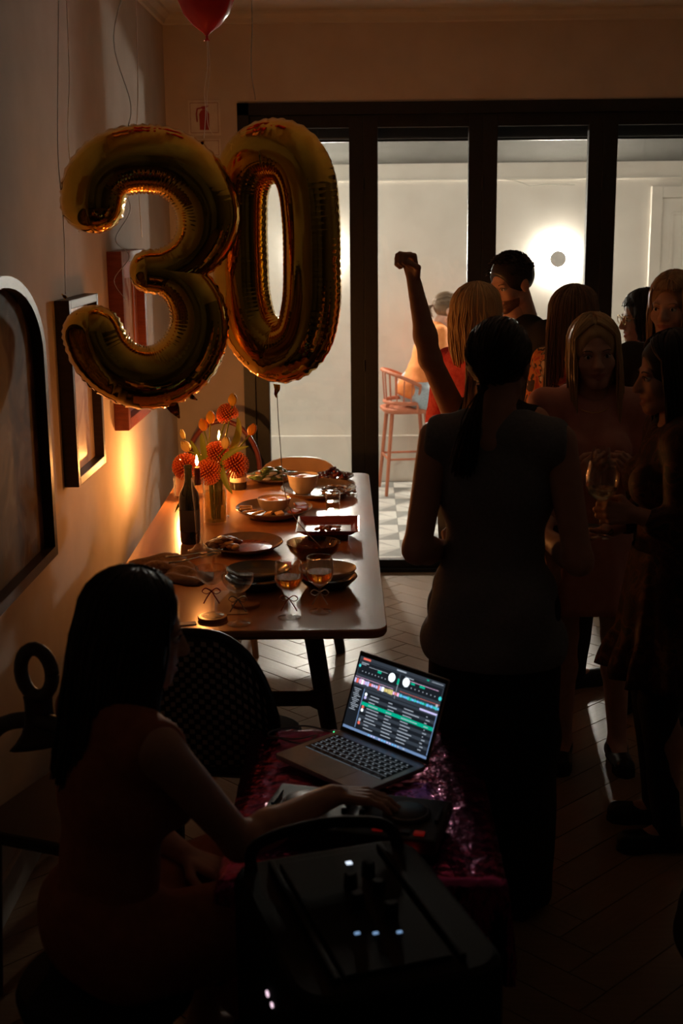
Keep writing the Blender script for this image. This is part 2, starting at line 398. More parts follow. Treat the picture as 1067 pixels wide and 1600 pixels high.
# roller shutter box over the outside of the doors
sb = thing('shutter_box', 'black roller shutter box above the outside of the glass doors', 'shutter box', (0.94, 7.16, 2.335))
MB().box((0, 0, .11), (3.3, .2, .22), bev=.01).build('housing', m_black, sb)
MB().box((0, -.06, -.006), (3.3, .03, .012)).build('slat_end', m_black, sb)
# white door on the courtyard wall
yd = MB().box((2.09, YW-.015, 1.07), (.08, .03, 2.14), bev=.004).box((2.95, YW-.015, 1.07), (.08, .03, 2.14), bev=.004).box((2.52, YW-.015, 2.10), (.78, .03, .08), bev=.004)
d6 = struct('door_6', yd, m_yard)
MB().box((2.52, YW-.006, 1.03), (.78, .012, 2.05), bev=.003).build('door_leaf', m_yard, d6)
for z0, z1 in ((.15, .95), (1.08, 1.95)):
    for xx in (2.34, 2.70):
        q = MB()
        for c, d in (((xx, YW-.015, z0), (.26, .01, .02)), ((xx, YW-.015, z1), (.26, .01, .02)), ((xx-.13, YW-.015, (z0+z1)/2), (.02, .01, z1-z0)), ((xx+.13, YW-.015, (z0+z1)/2), (.02, .01, z1-z0))): q.box(c, d, bev=.003)
        q.build('door_panel', m_yard, d6)
MB().tube([(2.86, YW-.012, 1.02), (2.86, YW-.05, 1.02), (2.77, YW-.05, 1.02)], .008).build('handle', M('steel_handle', (.5, .5, .5), rough=.3, metal=1), d6)
# disc sconces
m_disc = M('sconce_grey', (.72, .70, .66), rough=.6)
for n_, (x, z, lab) in enumerate(((1.39, 1.635, 'round backlit wall lamp glowing on the courtyard wall behind the guests'), (-.34, 1.70, 'round backlit wall lamp hidden behind the right side of the zero balloon'))):
    s = thing('wall_lamp', lab, 'lamp', (x, YW, z), 0, 'courtyard wall lamps')
    RX = Matrix.Rotation(R(90), 4, 'X')
    MB().lathe([(.001, .062), (.058, .062), (.062, .058), (.062, .050), (.058, .046), (.001, .046)], 40, M4=RX).build('disc', m_disc, s, smooth=2)
    MB().lathe([(.03, 0), (.03, .046)], 24, M4=RX).build('wall_mount', m_disc, s, smooth=2)
    MB().lathe([(.034, .0455), (.056, .0455), (.056, .0440), (.034, .0440)], 40, M4=RX).build('led_ring', EM('led_ring_white', (1, .93, .82), 330.), s)
    MB().lathe([(.060, .001), (.090, .001), (.095, .005), (.095, .010), (.090, .014), (.060, .016)], 48, M4=RX).build('added_glow_ring', EM('added_ring_glow', (1, .91, .78), GLOW, (.8, .8, .8)), s, smooth=2)  # glowing ring added round the disc to throw light into the room
# unseen fill lamps added above the shutter box to brighten the courtyard wall
for n_, x in enumerate((-.75, .55, 1.85)):
    s = thing('fill_lamp', ['leftmost', 'middle', 'rightmost'][n_]+' added fill lamp out of sight above the outside of the glass doors', 'lamp', (x, 7.36, 2.50), 0, 'added fill lamps')
    MB().box((0, 0, .03), (.2, .1, .05), bev=.01).build('housing', m_black, s)
    MB().box((0, .015, .0), (.17, .07, .012), bev=.004).build('diffuser', EM('fill_lamp_diffuser', (1, .93, .82), 3.), s)
    L = bpy.data.lights.new('fill_light', 'AREA'); L.shape = 'RECTANGLE'; L.size = .17; L.size_y = .07; L.energy = YARD_W*(1.7, 1.3, .55)[n_]; L.color = (1, .93, .83)
    lo = bpy.data.objects.new('fill_light', L); C.objects.link(lo); lo.parent = s; lo.location = (0, .03, -.012); lo.rotation_euler = (R(58), 0, 0)
# thin cable and a leaf shoot on the wall band
mb = MB(); mb.tube(spline([(.92, YW-.012, 2.205), (1.06, YW-.014, 2.19), (1.14, YW-.014, 2.165), (1.19, YW-.014, 2.15), (1.3, YW-.014, 2.158), (1.5, YW-.014, 2.155)], 5), .003, 6)
o = mb.build('cable', M('thin_cable', (.35, .34, .30), rough=.6)); tag(o, 'thin loose cable drooping along the top of the courtyard wall', 'cable')
# wall signs
m_sign = M('sign_white', (.62, .56, .50), rough=.5); m_sred = M('sign_red', (.33, .035, .02), rough=.5); m_sline = M('sign_line', (.35, .2, .15), rough=.5)
s = thing('safety_sign', 'square white sign with a red fire extinguisher symbol on the back wall', 'sign', (-.83, YB, 2.44))
MB().box((0, -.003, 0), (.165, .005, .175), bev=.001).build('plate', m_sign, s)
mb = MB()
for c, d in (((0, -.0065, .074), (.146, .001, .003)), ((0, -.0065, -.074), (.146, .001, .003)), ((-.0715, -.0065, 0), (.003, .001, .15)), ((.0715, -.0065, 0), (.003, .001, .15))): mb.box(c, d)
mb.build('border_line', m_sline, s)
mb = MB(); FR = Matrix.Rotation(R(90), 4, 'X')
mb.prism([(-.024, -.06), (.024, -.06), (.026, .018), (.018, .034), (.008, .04), (-.008, .04), (-.018, .034), (-.026, .018)], .0058, .0072, M4=FR)
mb.prism([(-.010, .041), (.010, .041), (.010, .050), (.022, .055), (.022, .061), (-.014, .056), (-.010, .050)], .0058, .0072, M4=FR)
mb.tube([(-.010, -.0065, .05), (-.035, -.0065, .045), (-.04, -.0065, .02), (-.037, -.0065, -.02)], .004, 6)
mb.build('extinguisher_symbol', m_sred, s)
s = thing('safety_sign', 'small white sign just below the fire extinguisher sign', 'sign', (-.825, YB, 2.29))
MB().box((0, -.003, 0), (.15, .005, .09), bev=.001).build('plate', m_sign, s)
mb = MB()
for c, d in (((0, -.0065, .036), (.134, .001, .003)), ((0, -.0065, -.036), (.134, .001, .003)), ((-.0655, -.0065, 0), (.003, .001, .075)), ((.0655, -.0065, 0), (.003, .001, .075))): mb.box(c, d)
mb.build('border_line', m_sline, s)

# ------------------------------------------------------------------ pictures on the left wall
m_fdark = M('frame_dark', (.022, .014, .010), (.035, .022, .015), rough=.4, scale=18, stretch=(1, 1, 6))
m_fred = M('frame_cherry', (.16, .035, .022), (.22, .055, .03), rough=.4, scale=18, stretch=(1, 1, 6))
def ART(name, cols, scale, stretch=(1, 1, 1), dist=1.5, rough=.12):
    m = FLORAL(name, cols, scale, rough); nt = m.node_tree
    rp = [n for n in nt.nodes if n.type == 'VALTORGB'][0]; rp.color_ramp.interpolation = 'EASE'
    return m
m_art1 = ART('canvas_dark', [(.025, .02, .016), (.06, .035, .02), (.14, .075, .035), (.22, .15, .09)], 5, rough=.75)
m_art2 = ART('canvas_rosy', [(.30, .18, .13), (.5, .34, .26), (.62, .48, .38), (.66, .56, .46)], 7, rough=.35)
m_art3 = ART('canvas_pale', [(.4, .30, .24), (.55, .45, .36), (.6, .5, .42), (.35, .15, .11)], 6)
def rect_frame(name, label, y0, y1, z0, z1, depth, wdt, mf, ma, mat_w=0, mm=None):
    s = thing(name, label, 'picture', (XL, (y0+y1)/2, z0)); w = y1-y0; h = z1-z0
    for sgn in (-1, 1): MB().box((depth/2, sgn*(w/2-wdt/2), h/2), (depth, wdt, h), bev=.003).build('frame_side', mf, s)
    for zz in (wdt/2, h-wdt/2): MB().box((depth/2, 0, zz), (depth, w-2*wdt, wdt), bev=.003).build('frame_rail', mf, s)
    MB().box((.012, 0, h/2), (.006, w-2*wdt, h-2*wdt)).build('canvas', ma, s)
    if mat_w:
        q = MB(); a = w/2-wdt; 
        for sgn in (-1, 1): q.box((.02, sgn*(a-mat_w/2), h/2), (.008, mat_w, h-2*wdt))
        for zz in (wdt+mat_w/2, h-wdt-mat_w/2): q.box((.02, 0, zz), (.008, 2*(a-mat_w), mat_w))
        q.build('picture_mount', mm, s)
    return s
rect_frame('wall_picture', 'tall rosy picture in a deep dark frame on left wall', 4.26, 4.73, 1.03, 1.66, .05, .03, m_fdark, m_art2)
rect_frame('wall_picture', 'cherry framed picture on left wall behind the number three balloon', 5.17, 5.72, 1.08, 1.80, .06, .045, m_fred, m_art3, .07, M('mount_red', (.34, .12, .09), rough=.7))
# arched picture
s = thing('wall_picture', 'large dark arched picture nearest the camera on left wall', 'picture', (XL, 3.50, .885))
def arch(hw, zt, off=0., n=20):
    p = [(-hw+off, off), (hw-off, off)]; rz = .25
    for i in range(n+1):
        a = PI*i/n; p.append((math.cos(a)*(hw-off), zt-hw*.55+math.sin(a)*(hw*.55-off) if False else zt-.25+math.sin(a)*(.25-off)))
    return p
Y4 = Matrix(((0, 0, 1, 0), (1, 0, 0, 0), (0, 1, 0, 0), (0, 0, 0, 1)))
po = arch(.42, .885); pi_ = arch(.42, .885, .032); n = len(po)
q = MB(); dpt = .05
V = [(0, y, z) for y, z in po]+[(dpt, y, z) for y, z in po]+[(dpt, y, z) for y, z in pi_]+[(.015, y, z) for y, z in pi_]
Fq = []
for i in range(n):
    j = (i+1) % n; Fq += [(i, j, n+j, n+i), (n+i, n+j, 2*n+j, 2*n+i), (2*n+i, 2*n+j, 3*n+j, 3*n+i)]
q.add(V, Fq).build('arched_frame', m_fdark, s, smooth=2)
MB().prism(pi_, .008, .016, M4=Y4).build('canvas', m_art1, s)
# ------------------------------------------------------------------ dining table
TT = .752
tb = thing('dining_table', 'long walnut dining table with rounded corners laid with party food', 'table', (-.408, 4.73, 0), .02)
def rrect(w, l, r, n=6):
    p = []
    for cx, cy, a0 in ((w/2-r, l/2-r, 0), (-w/2+r, l/2-r, 90), (-w/2+r, -l/2+r, 180), (w/2-r, -l/2+r, 270)):
        for i in range(n+1):
            a = R(a0+90*i/n); p.append((cx+r*math.cos(a), cy+r*math.sin(a)))
    return p
def slab(poly, z0, z1, b):
    mb = MB(); n = len(poly); cx = sum(p[0] for p in poly)/n; cy = sum(p[1] for p in poly)/n; V = []
    rings = [(z0, 2*b), (z0+2*b, 0), (z1-b, 0), (z1-b*.3, b*.3), (z1, b)]
    for z, off in rings:
        for x, y in poly:
            d = math.hypot(x-cx, y-cy); V.append((x-(x-cx)/d*off, y-(y-cy)/d*off, z))
    F = [tuple(range(n-1, -1, -1)), tuple((len(rings)-1)*n+i for i in range(n))]
    for k in range(len(rings)-1):
        for i in range(n):
            j = (i+1) % n; F.append((k*n+i, k*n+j, (k+1)*n+j, (k+1)*n+i))
    return mb.add(V, F)
slab(rrect(.885, 2.4, .05), .722, TT, .006).build('table_top', m_tabwood, tb, smooth=3)
for yy in (-.72, .80):
    g = MB().box((0, yy, .70), (.62, .09, .04), bev=.004); g.build('cross_beam', m_darkwood, tb)
    for sg in (-1, 1):
        MB().tube([(sg*.20, yy, .69), (sg*.245, yy, .38), (sg*.30, yy, 0.02), (sg*.303, yy, 0)], [.032, .03, .022, .021], 10).build('leg', m_darkwood, tb, smooth=2)
    st = MB().tube([(-.25, yy, .36), (-.2, yy, .36), (.2, yy, .36), (.25, yy, .36)], [.05, .026, .026, .05], 10); st.build('stretcher', m_darkwood, tb, smooth=2)
MB().box((0, .04, .705), (.07, 1.5, .03), bev=.004).build('spine_beam', m_darkwood, tb)

# far chair with curved tan back
ch = thing('dining_chair', 'tan curved back dining chair at far end of table', 'chair', (-.34, 6.13, 0), PI)
def curved_back(w, z0, z1, dep, th, y0, n=14):
    mb = MB(); V = []; F = []
    for side in (0, 1):
        for j in range(7):
            tz = j/6
            for i in range(n+1):
                t = -1+2*i/n; e = (1-abs(t)**3.2)**.5 if abs(t) < 1 else 0
                zt = z0+(z1-z0)*(.45+.55*e); z = z0+(zt-z0)*tz
                V.append((t*w/2, y0-dep*(1-t*t)+(th if side else 0), z))
    m_ = n+1
    for side in (0, 1):
        o = side*7*m_
        for j in range(6):
            for i in range(n):
                q = (o+j*m_+i, o+j*m_+i+1, o+(j+1)*m_+i+1, o+(j+1)*m_+i); F.append(q if side else q[::-1])
    o = 7*m_
    for i in range(n): F.append((6*m_+i, o+6*m_+i, o+6*m_+i+1, 6*m_+i+1)); F.append((i, i+1, o+i+1, o+i))
    for i in (0, n):
        for j in range(6): F.append((j*m_+i, (j+1)*m_+i, o+(j+1)*m_+i, o+j*m_+i))
    return mb.add(V, F)
curved_back(.46, .44, .757, .05, .02, -.17).build('backrest', m_tanwood, ch, smooth=2)
slab(rrect(.42, .42, .08), .43, .465, .008).build('seat', m_tanwood, ch, smooth=3)
for sx in (-1, 1):
    for sy in (-1, 1): MB().tube([(sx*.16, sy*.15, .44), (sx*.2, sy*.2, 0)], [.018, .011], 8).build('leg', m_tanwood, ch, smooth=2)
# bentwood chair with round red hoop back in the corner
m_redwood = M('cherry_bentwood', (.20, .035, .025), (.27, .055, .035), rough=.35, scale=15)
ch = thing('bentwood_chair', 'cherry red hoop back bentwood chair in the corner behind the flowers', 'chair', (-.74, 6.30, 0), PI)
hp = [(.19*math.cos(a)*(1.0), -.185, .66+.26*math.sin(a)) for a in [PI*i/16 for i in range(17)]]
MB().tube([(.17, -.16, .44)]+hp+[(-.17, -.16, .44)], .013, 8).build('hoop_back', m_redwood, ch, smooth=True)
hp = [(.11*math.cos(a), -.18, .63+.17*math.sin(a)) for a in [PI*i/12 for i in range(13)]]
MB().tube([(.1, -.16, .44)]+hp+[(-.1, -.16, .44)], .009, 8).build('inner_hoop', m_redwood, ch, smooth=True)
MB().lathe([(.001, .43), (.19, .43), (.2, .44), (.2, .455), (.19, .46), (.001, .465)], 32).build('seat', m_redwood, ch, smooth=2)
for sx in (-1, 1):
    for sy in (-1, 1): MB().tube([(sx*.13, sy*.13, .44), (sx*.17, sy*.17, 0)], [.015, .011], 8).build('leg', m_redwood, ch, smooth=2)
# bench along the table's wall side (its pale leg shows under the table)
bn = thing('bench', 'pale wooden bench tucked under the table beside the left wall', 'bench', (-.62, 4.9, 0), .02)
slab(rrect(.3, 1.3, .03), .40, .435, .006).build('bench_seat', m_tanwood, bn, smooth=3)
for sx in (-1, 1):
    for sy in (-1, 1): MB().tube([(sx*.10, sy*.5, .405), (sx*.13, sy*.56, 0)], [.02, .014], 8).build('leg', m_tanwood, bn, smooth=2)

# woven bistro chair at the near end
m_wblack = M('weave_black', (.012, .011, .010), rough=.45); m_wcream = M('weave_cream', (.30, .25, .19), rough=.6)
ch = thing('bistro_chair', 'black and cream woven bistro chair at near end of the table', 'chair', (-.42, 3.44, 0), R(-8))
NB = 22
def bk(t, z):  # curved shield back: t -1..1
    e = math.sqrt(max(0, 1-abs(t)**2.6)); zt = .44+.42*e; return Vector((t*.215, -.19-.0+.07*t*t-.06*(z), .44+(zt-.44)*z))
base = MB(); V = []; F = []
for j in range(11):
    for i in range(NB+1): V.append(bk(-1+2*i/NB, j/10))
for j in range(10):
    for i in range(NB): F.append((j*(NB+1)+i, j*(NB+1)+i+1, (j+1)*(NB+1)+i+1, (j+1)*(NB+1)+i))
base.add(V, F); o = base.build('back_panel', m_wblack, ch, smooth=True); md = o.modifiers.new('thick', 'SOLIDIFY'); md.thickness = .008; md.offset = 0
wv = MB()
for j in range(26):
    for i in range(26):
        if (i+j) % 2: continue
        t = -1+2*(i+.5)/26; zz = .45+.40*(j+.5)/26; e = math.sqrt(max(0, 1-abs(t)**2.6))
        if zz > .44+.40*e: continue
        zr = (zz-.44)/(.42*e+1e-6); p = bk(t, zr); q = bk(t+.055, zr); d = (q-p).normalized()*.0065; nrm = Vector((0, -.0065, 0)); up = Vector((0, 0, .006))
        c = p+nrm; wv.add([c-d-up, c+d-up, c+d+up, c-d+up, p-d*1.2-up*1.2, p+d*1.2-up*1.2, p+d*1.2+up*1.2, p-d*1.2+up*1.2], [(0, 1, 2, 3), (4, 5, 1, 0), (5, 6, 2, 1), (6, 7, 3, 2), (7, 4, 0, 3)])
wv.build('weave', m_wcream, ch, kind='stuff')
rim = [bk(t, 1) for t in [-1+2*i/30 for i in range(31)]]
MB().tube([(-.215, -.12, .05), (-.215, -.12, .44)]+rim+[(.215, -.12, .44), (.215, -.12, .05)], .012, 8).build('cane_rim', m_wblack, ch, smooth=True)
slab(rrect(.43, .42, .12), .43, .46, .008).build('seat', m_wblack, ch, smooth=3)
for sx in (-1, 1):
    MB().tube([(sx*.17, .15, .44), (sx*.19, .18, 0)], [.015, .012], 8).build('leg', m_wblack, ch, smooth=2)
    MB().tube([(sx*.19, -.12, .44), (sx*.2, -.2, 0)], [.015, .012], 8).build('leg', m_wblack, ch, smooth=2)
# dark chair with a looped crest against the wall
m_carve = M('carved_dark_wood', (.03, .018, .012), rough=.5)
ch = thing('carved_chair', 'dark carved chair with a looped crest against the left wall', 'chair', (-.715, 2.98, 0), R(-20))
lp = [(.043*math.cos(a), -.17, .884+.058*math.sin(a)) for a in [2*PI*i/20 for i in range(21)]]
MB().tube(lp, .017, 10).build('loop_crest', m_carve, ch, smooth=True)
MB().tube(spline([(0, -.17, .83), (0, -.17, .78), (0, -.17, .70)], 4), [.035, .034, .033, .033, .034, .036, .045, .06, .075], 12, flat=.3).build('back_splat', m_carve, ch, smooth=True)
MB().tube(spline([(-.19, -.16, .44), (-.18, -.17, .62), (-.12, -.17, .73), (0, -.17, .765), (.12, -.17, .73), (.18, -.17, .62), (.19, -.16, .44)], 5), .02, 10).build('back_rail', m_carve, ch, smooth=True)
slab(rrect(.42, .40, .05), .43, .47, .01).build('seat', m_carve, ch, smooth=3)
for sx in (-1, 1):
    for sy in (-1, 1): MB().tube([(sx*.17, sy*.15, .44), (sx*.18, sy*.17, 0)], [.02, .014], 8).build('leg', m_carve, ch, smooth=2)

# ------------------------------------------------------------------ vase and flowers
VX, VY = -.595, 4.90
m_water = GLASS('green_water', (.78, .72, .38), .6, ior=1.2)
vs_ = thing('flower_vase', 'clear glass vase with greenish water holding the tulips', 'vase', (VX, VY, TT))
MB().lathe([(.001, 0), (.043, 0), (.045, .004), (.047, .2), (.050, .205), (.047, .206), (.044, .2), (.042, .012), (.001, .012)], 36).build('glass_wall', m_glass, vs_, smooth=2)
MB().lathe([(.001, .013), (.041, .013), (.0425, .13), (.001, .13)], 32).build('water', m_water, vs_, smooth=2)
m_stem = M('stem_green', (.13, .19, .035), (.19, .26, .05), rough=.5); m_leaf = M('leaf_green', (.26, .36, .05), (.36, .46, .08), rough=.45, scale=30, stretch=(1, 1, .2))
def tulip_mat(i): return [M('tulip_yellow', (.86, .48, .04), (.9, .55, .06), rough=.5), M('tulip_orange', (.82, .32, .03), (.86, .4, .05), rough=.5), M('tulip_cream', (.88, .68, .22), (.9, .74, .3), rough=.5)][i]
TM = [tulip_mat(i) for i in range(3)]
def petal_bloom(p, ax, L_, r_):
    """six cupped petals round an axis"""
    q = MB(); ax = Vector(ax).normalized(); a = ax.orthogonal().normalized(); b = ax.cross(a); parts = []
    for k in range(6):
        an = 2*PI*k/6+(.2 if k % 2 else 0); rr = r_*(1 if k % 2 else .9); V = []; F = []
        for j in range(7):
            t = j/6; w = .62*math.sin(PI*min(1, t*.93+.07))**.7; rad = rr*math.sin(PI*(.12+.80*t))**.8
            for i in range(5):
                s_ = (-1+i/2)*w; V.append(Vector(p)+ax*(L_*t)+(a*math.cos(an+s_)+b*math.sin(an+s_))*rad*(1+.03*abs(s_)))
        for j in range(6):
            for i in range(4): F.append((j*5+i, j*5+i+1, (j+1)*5+i+1, (j+1)*5+i))
        m2 = MB(); m2.add(V, F); parts.append(m2)
    return parts
def flower_stem(head, off): return spline([(VX+off[0]*.6, VY+off[1]*.6, TT+.02), (VX+off[0], VY+off[1], TT+.20), ((VX+off[0]*1.5+head[0])/2, (VY+off[1]+head[1])/2, (TT+.2+head[2])/2+.01), head], 5)
tl = [((-.518, 4.92, 1.215), 0, (.05, 0, 1), 'tallest yellow tulip standing above the bouquet'), ((-.607, 4.93, 1.145), 0, (.03, .1, 1), 'upright yellow tulip left of the tall candle flame'),
      ((-.630, 4.91, 1.120), 1, (-.15, .0, 1), 'orange tulip tucked left against the upright yellow one'), ((-.688, 4.88, 1.045), 2, (-.45, -.2, .8), 'cream tulip leaning left over the bouquet'),
      ((-.541, 4.84, 1.062), 2, (.08, -.2, 1), 'pale yellow tulip right beside the candle flame'), ((-.455, 4.92, 1.10), 1, (.45, 0, .9), 'orange tulip leaning out to the right'),
      ((-.712, 4.93, 1.085), 2, (-.3, 0, 1), 'thin closed tulip bud far left of the bouquet')]
for i, (p, mi, ax, lab) in enumerate(tl):
    s = thing('tulip', lab, 'flower', (0, 0, 0), 0, 'tulips in the vase'); an = i*2.4; rr = .012+.012*(i % 2)
    MB().tube(flower_stem(p, (rr*math.cos(an), rr*math.sin(an))), .0032, 6).build('stem', m_stem, s, smooth=True)
    k = .55 if i == 6 else 1.
    for q in petal_bloom(p, ax, .050*(1 if k == 1 else .8), .0185*k): q.build('petal', TM[mi], s, smooth=True)
m_prot = M('protea_orange', (.72, .10, .03), (.80, .15, .045), rough=.6, scale=80); m_ptip = M('protea_tip', (.86, .26, .07), rough=.6); m_pcore = M('protea_core', (.20, .03, .01), rough=.8)
pr = [((-.700, 4.87, .985), (-.4, -.5, .5), .052, 'orange pincushion protea at far left of the bouquet'), ((-.608, 4.83, .972), (0, -.9, .2), .050, 'orange pincushion protea at the front centre behind the low candle'),
      ((-.583, 4.90, 1.030), (.1, -.6, .8), .048, 'orange pincushion protea in the middle under the tall flame'), ((-.508, 4.87, .992), (.6, -.6, .3), .052, 'orange pincushion protea at right of the bouquet'),
      ((-.540, 4.94, 1.178), (-.3, -.2, .9), .042, 'small orange pincushion protea high above the bouquet')]
for i, (p, ax, r_, lab) in enumerate(pr):
    s = thing('protea', lab, 'flower', (0, 0, 0), 0, 'proteas in the vase'); an = i*1.9+.6
    MB().tube(flower_stem(p, (.03*math.cos(an), .03*math.sin(an))), .004, 6).build('stem', m_stem, s, smooth=True)
    MB().ell(p, (r_*.55,)*3, 14).build('core', m_pcore, s, smooth=True)
    q = MB(); ax = Vector(ax).normalized()
    for k in range(230):
        z = 1-2*(k+.5)/230; th = k*2.39996; d = Vector((math.sqrt(1-z*z)*math.cos(th), math.sqrt(1-z*z)*math.sin(th), z))
        if d.dot(ax) < -.45: continue
        d2 = (d+ax*.25).normalized(); b0 = Vector(p)+d*r_*.45; e = Vector(p)+d*r_*.8+d2*r_*.2
        q.tube([b0, (b0+e)/2+d*r_*.04, e], [.0026, .0022, .0020], 4, 0); q.ell(e, (.0034,)*3, 6, 1)
    q.build('pins', [m_prot, m_ptip], s, smooth=True)
def leaf(pts, w, n=10):
    P = spline(pts, max(2, n//(len(pts)-1))); q = MB(); V = []; F = []; m_ = len(P)
    for i, p in enumerate(P):
        t = i/(m_-1); ww = w*math.sin(PI*min(1, .08+.92*t))**.8; d = P[min(i+1, m_-1)]-P[max(i-1, 0)]
        d = Vector(d).normalized(); sd = d.cross(Vector((.2, -1, .3))).normalized(); nn = sd.cross(d)
        for k in (-1, 0, 1): V.append(Vector(p)+sd*ww*k+nn*(.004*abs(k))); 
    for i in range(m_-1):
        for k in range(2): F.append((i*3+k, i*3+k+1, (i+1)*3+k+1, (i+1)*3+k))
    return q.add(V, F)
lv = [([(VX+.02, VY, TT+.19), (-.549, 4.85, 1.02), (-.50, 4.84, 1.055), (-.45, 4.84, 1.07)], .011, 'long green tulip leaf arching out to the right'),
      ([(VX+.03, VY-.02, TT+.2), (-.56, 4.83, .985), (-.54, 4.81, .93), (-.515, 4.80, .89)], .012, 'green tulip leaf drooping over the front of the vase'),
      ([(VX-.01, VY, TT+.2), (-.625, 4.87, 1.02), (-.632, 4.86, 1.09), (-.635, 4.86, 1.12)], .012, 'broad green tulip leaf upright left of the flames'),
      ([(VX-.02, VY, TT+.2), (-.64, 4.88, 1.0), (-.665, 4.87, 1.06), (-.68, 4.87, 1.09)], .010, 'narrow green tulip leaf leaning left behind the proteas'),
      ([(VX+.02, VY+.02, TT+.2), (-.52, 4.95, 1.05), (-.50, 4.96, 1.12), (-.505, 4.96, 1.17)], .014, 'dark green leaf upright beneath the tallest tulip'),
      ([(VX-.03, VY-.02, TT+.2), (-.66, 4.82, .93), (-.71, 4.78, .87), (-.735, 4.77, .825)], .007, 'thin dark leaf hanging down at left of the bouquet')]
for p, w, lab in lv: tag(leaf(p, w).build('tulip_leaf', m_leaf, smooth=True), lab, 'leaf', 'leaves in the vase')

# ------------------------------------------------------------------ candles
m_flame = EM('flame', (1., .32, .065), FLAME)
m_wax = M('pink_wax', (.72, .42, .34), (.76, .47, .38), rough=.45); m_waxd = M('dark_wax', (.22, .06, .04), rough=.45)
def candle(label, x, y, z0, z1, r, mw, zh=0, mf=None):
    s = thing('taper_candle', label, 'candle', (x, y, z0), 0, 'lit candles'); h = z1-z0
    MB().lathe([(.001, 0), (r, 0), (r*.98, h*.5), (r*.92, h-.006), (r*.7, h-.001), (r*.3, h-.003), (.001, h-.003)], 20).build('wax', mw, s, smooth=2)
    MB().tube([(0, 0, h-.004), (.001, 0, h+.008)], .0009, 6).build('wick', m_black, s)
    MB().lathe([(.0003, h+.004), (.0036, h+.009), (.0055, h+.016), (.0046, h+.025), (.0024, h+.034), (.0003, h+.044)], 14).build('flame', mf or m_flame, s, smooth=True)
candle('tall pink taper candle burning amid the flowers', -.583, 5.00, TT+.055, 1.062, .0095, m_wax, 0)
h_ = thing('candle_holder', 'clear glass holder under the tall pink candle', 'candle holder', (-.583, 5.00, TT))
MB().lathe([(.001, 0), (.03, 0), (.031, .006), (.02, .012), (.011, .02), (.013, .04), (.018, .055), (.018, .085), (.0165, .085), (.0135, .058), (.0105, .054), (.001, .054)], 32).build('glass_foot', m_glass, h_, smooth=2)
candle('short dark candle burning low on a tall glass stick', -.602, 4.46, TT+.245, 1.062, .011, m_waxd, 0)
h_ = thing('candlestick', 'tall clear glass candlestick under the low dark candle', 'candle holder', (-.602, 4.46, TT))
MB().lathe([(.001, 0), (.042, 0), (.044, .006), (.025, .014), (.012, .03), (.014, .10), (.017, .17), (.022, .23), (.022, .27), (.0205, .27), (.0125, .246), (.001, .243)], 32).build('glass_column', m_glass, h_, smooth=2)
candle('small added votive candle unseen behind the flowers for the wall glow', -.80, 5.40, TT+.012, TT+.125, .024, m_wax, mf=EM('added_votive_flame', (1., .40, .10), FLAME*5.))  # unseen votive added behind the flowers for the bright spot on the wall
h_ = thing('added_votive_glass', 'low clear glass around the added votive candle behind the flowers', 'candle holder', (-.80, 5.40, TT))
MB().lathe([(.001, 0), (.030, 0), (.033, .004), (.034, .09), (.0325, .09), (.031, .011), (.001, .011)], 28).build('glass_wall', m_glass, h_, smooth=2)
# ------------------------------------------------------------------ bottles
m_bot = M('bottle_glass_dark', (.008, .010, .006), rough=.06, spec=.8); m_label = M('paper_label', (.62, .50, .36), (.68, .56, .42), rough=.7)
b = thing('wine_bottle', 'dark wine bottle standing left of the vase', 'bottle', (-.652, 4.585, TT))
MB().lathe([(.001, .004), (.030, 0), (.036, .006), (.0375, .02), (.0375, .17), (.034, .19), (.02, .215), (.0145, .235), (.0135, .28), (.0155, .282), (.0155, .292), (.011, .294), (.001, .294)], 32).build('bottle_glass', m_bot, b, smooth=2)
MB().lathe([(.0379, .05), (.0379, .13)], 32, cap=False).build('bottle_label', M('dark_label', (.05, .045, .04), rough=.6), b, smooth=True)
b = thing('labelled_jar', 'short dark jar with a wide cream label behind the vase', 'jar', (-.57, 5.57, TT))
MB().lathe([(.001, 0), (.034, 0), (.037, .005), (.037, .125), (.03, .14), (.024, .145), (.024, .16), (.001, .162)], 32).build('jar_glass', m_bot, b, smooth=2)
MB().lathe([(.0376, .035), (.0376, .115)], 32, cap=False).build('jar_label', m_label, b, smooth=True)
MB().lathe([(.0380, .058), (.0380, .072)], 32, cap=False).build('label_band', M('label_band', (.40, .28, .18), rough=.7), b, smooth=True)

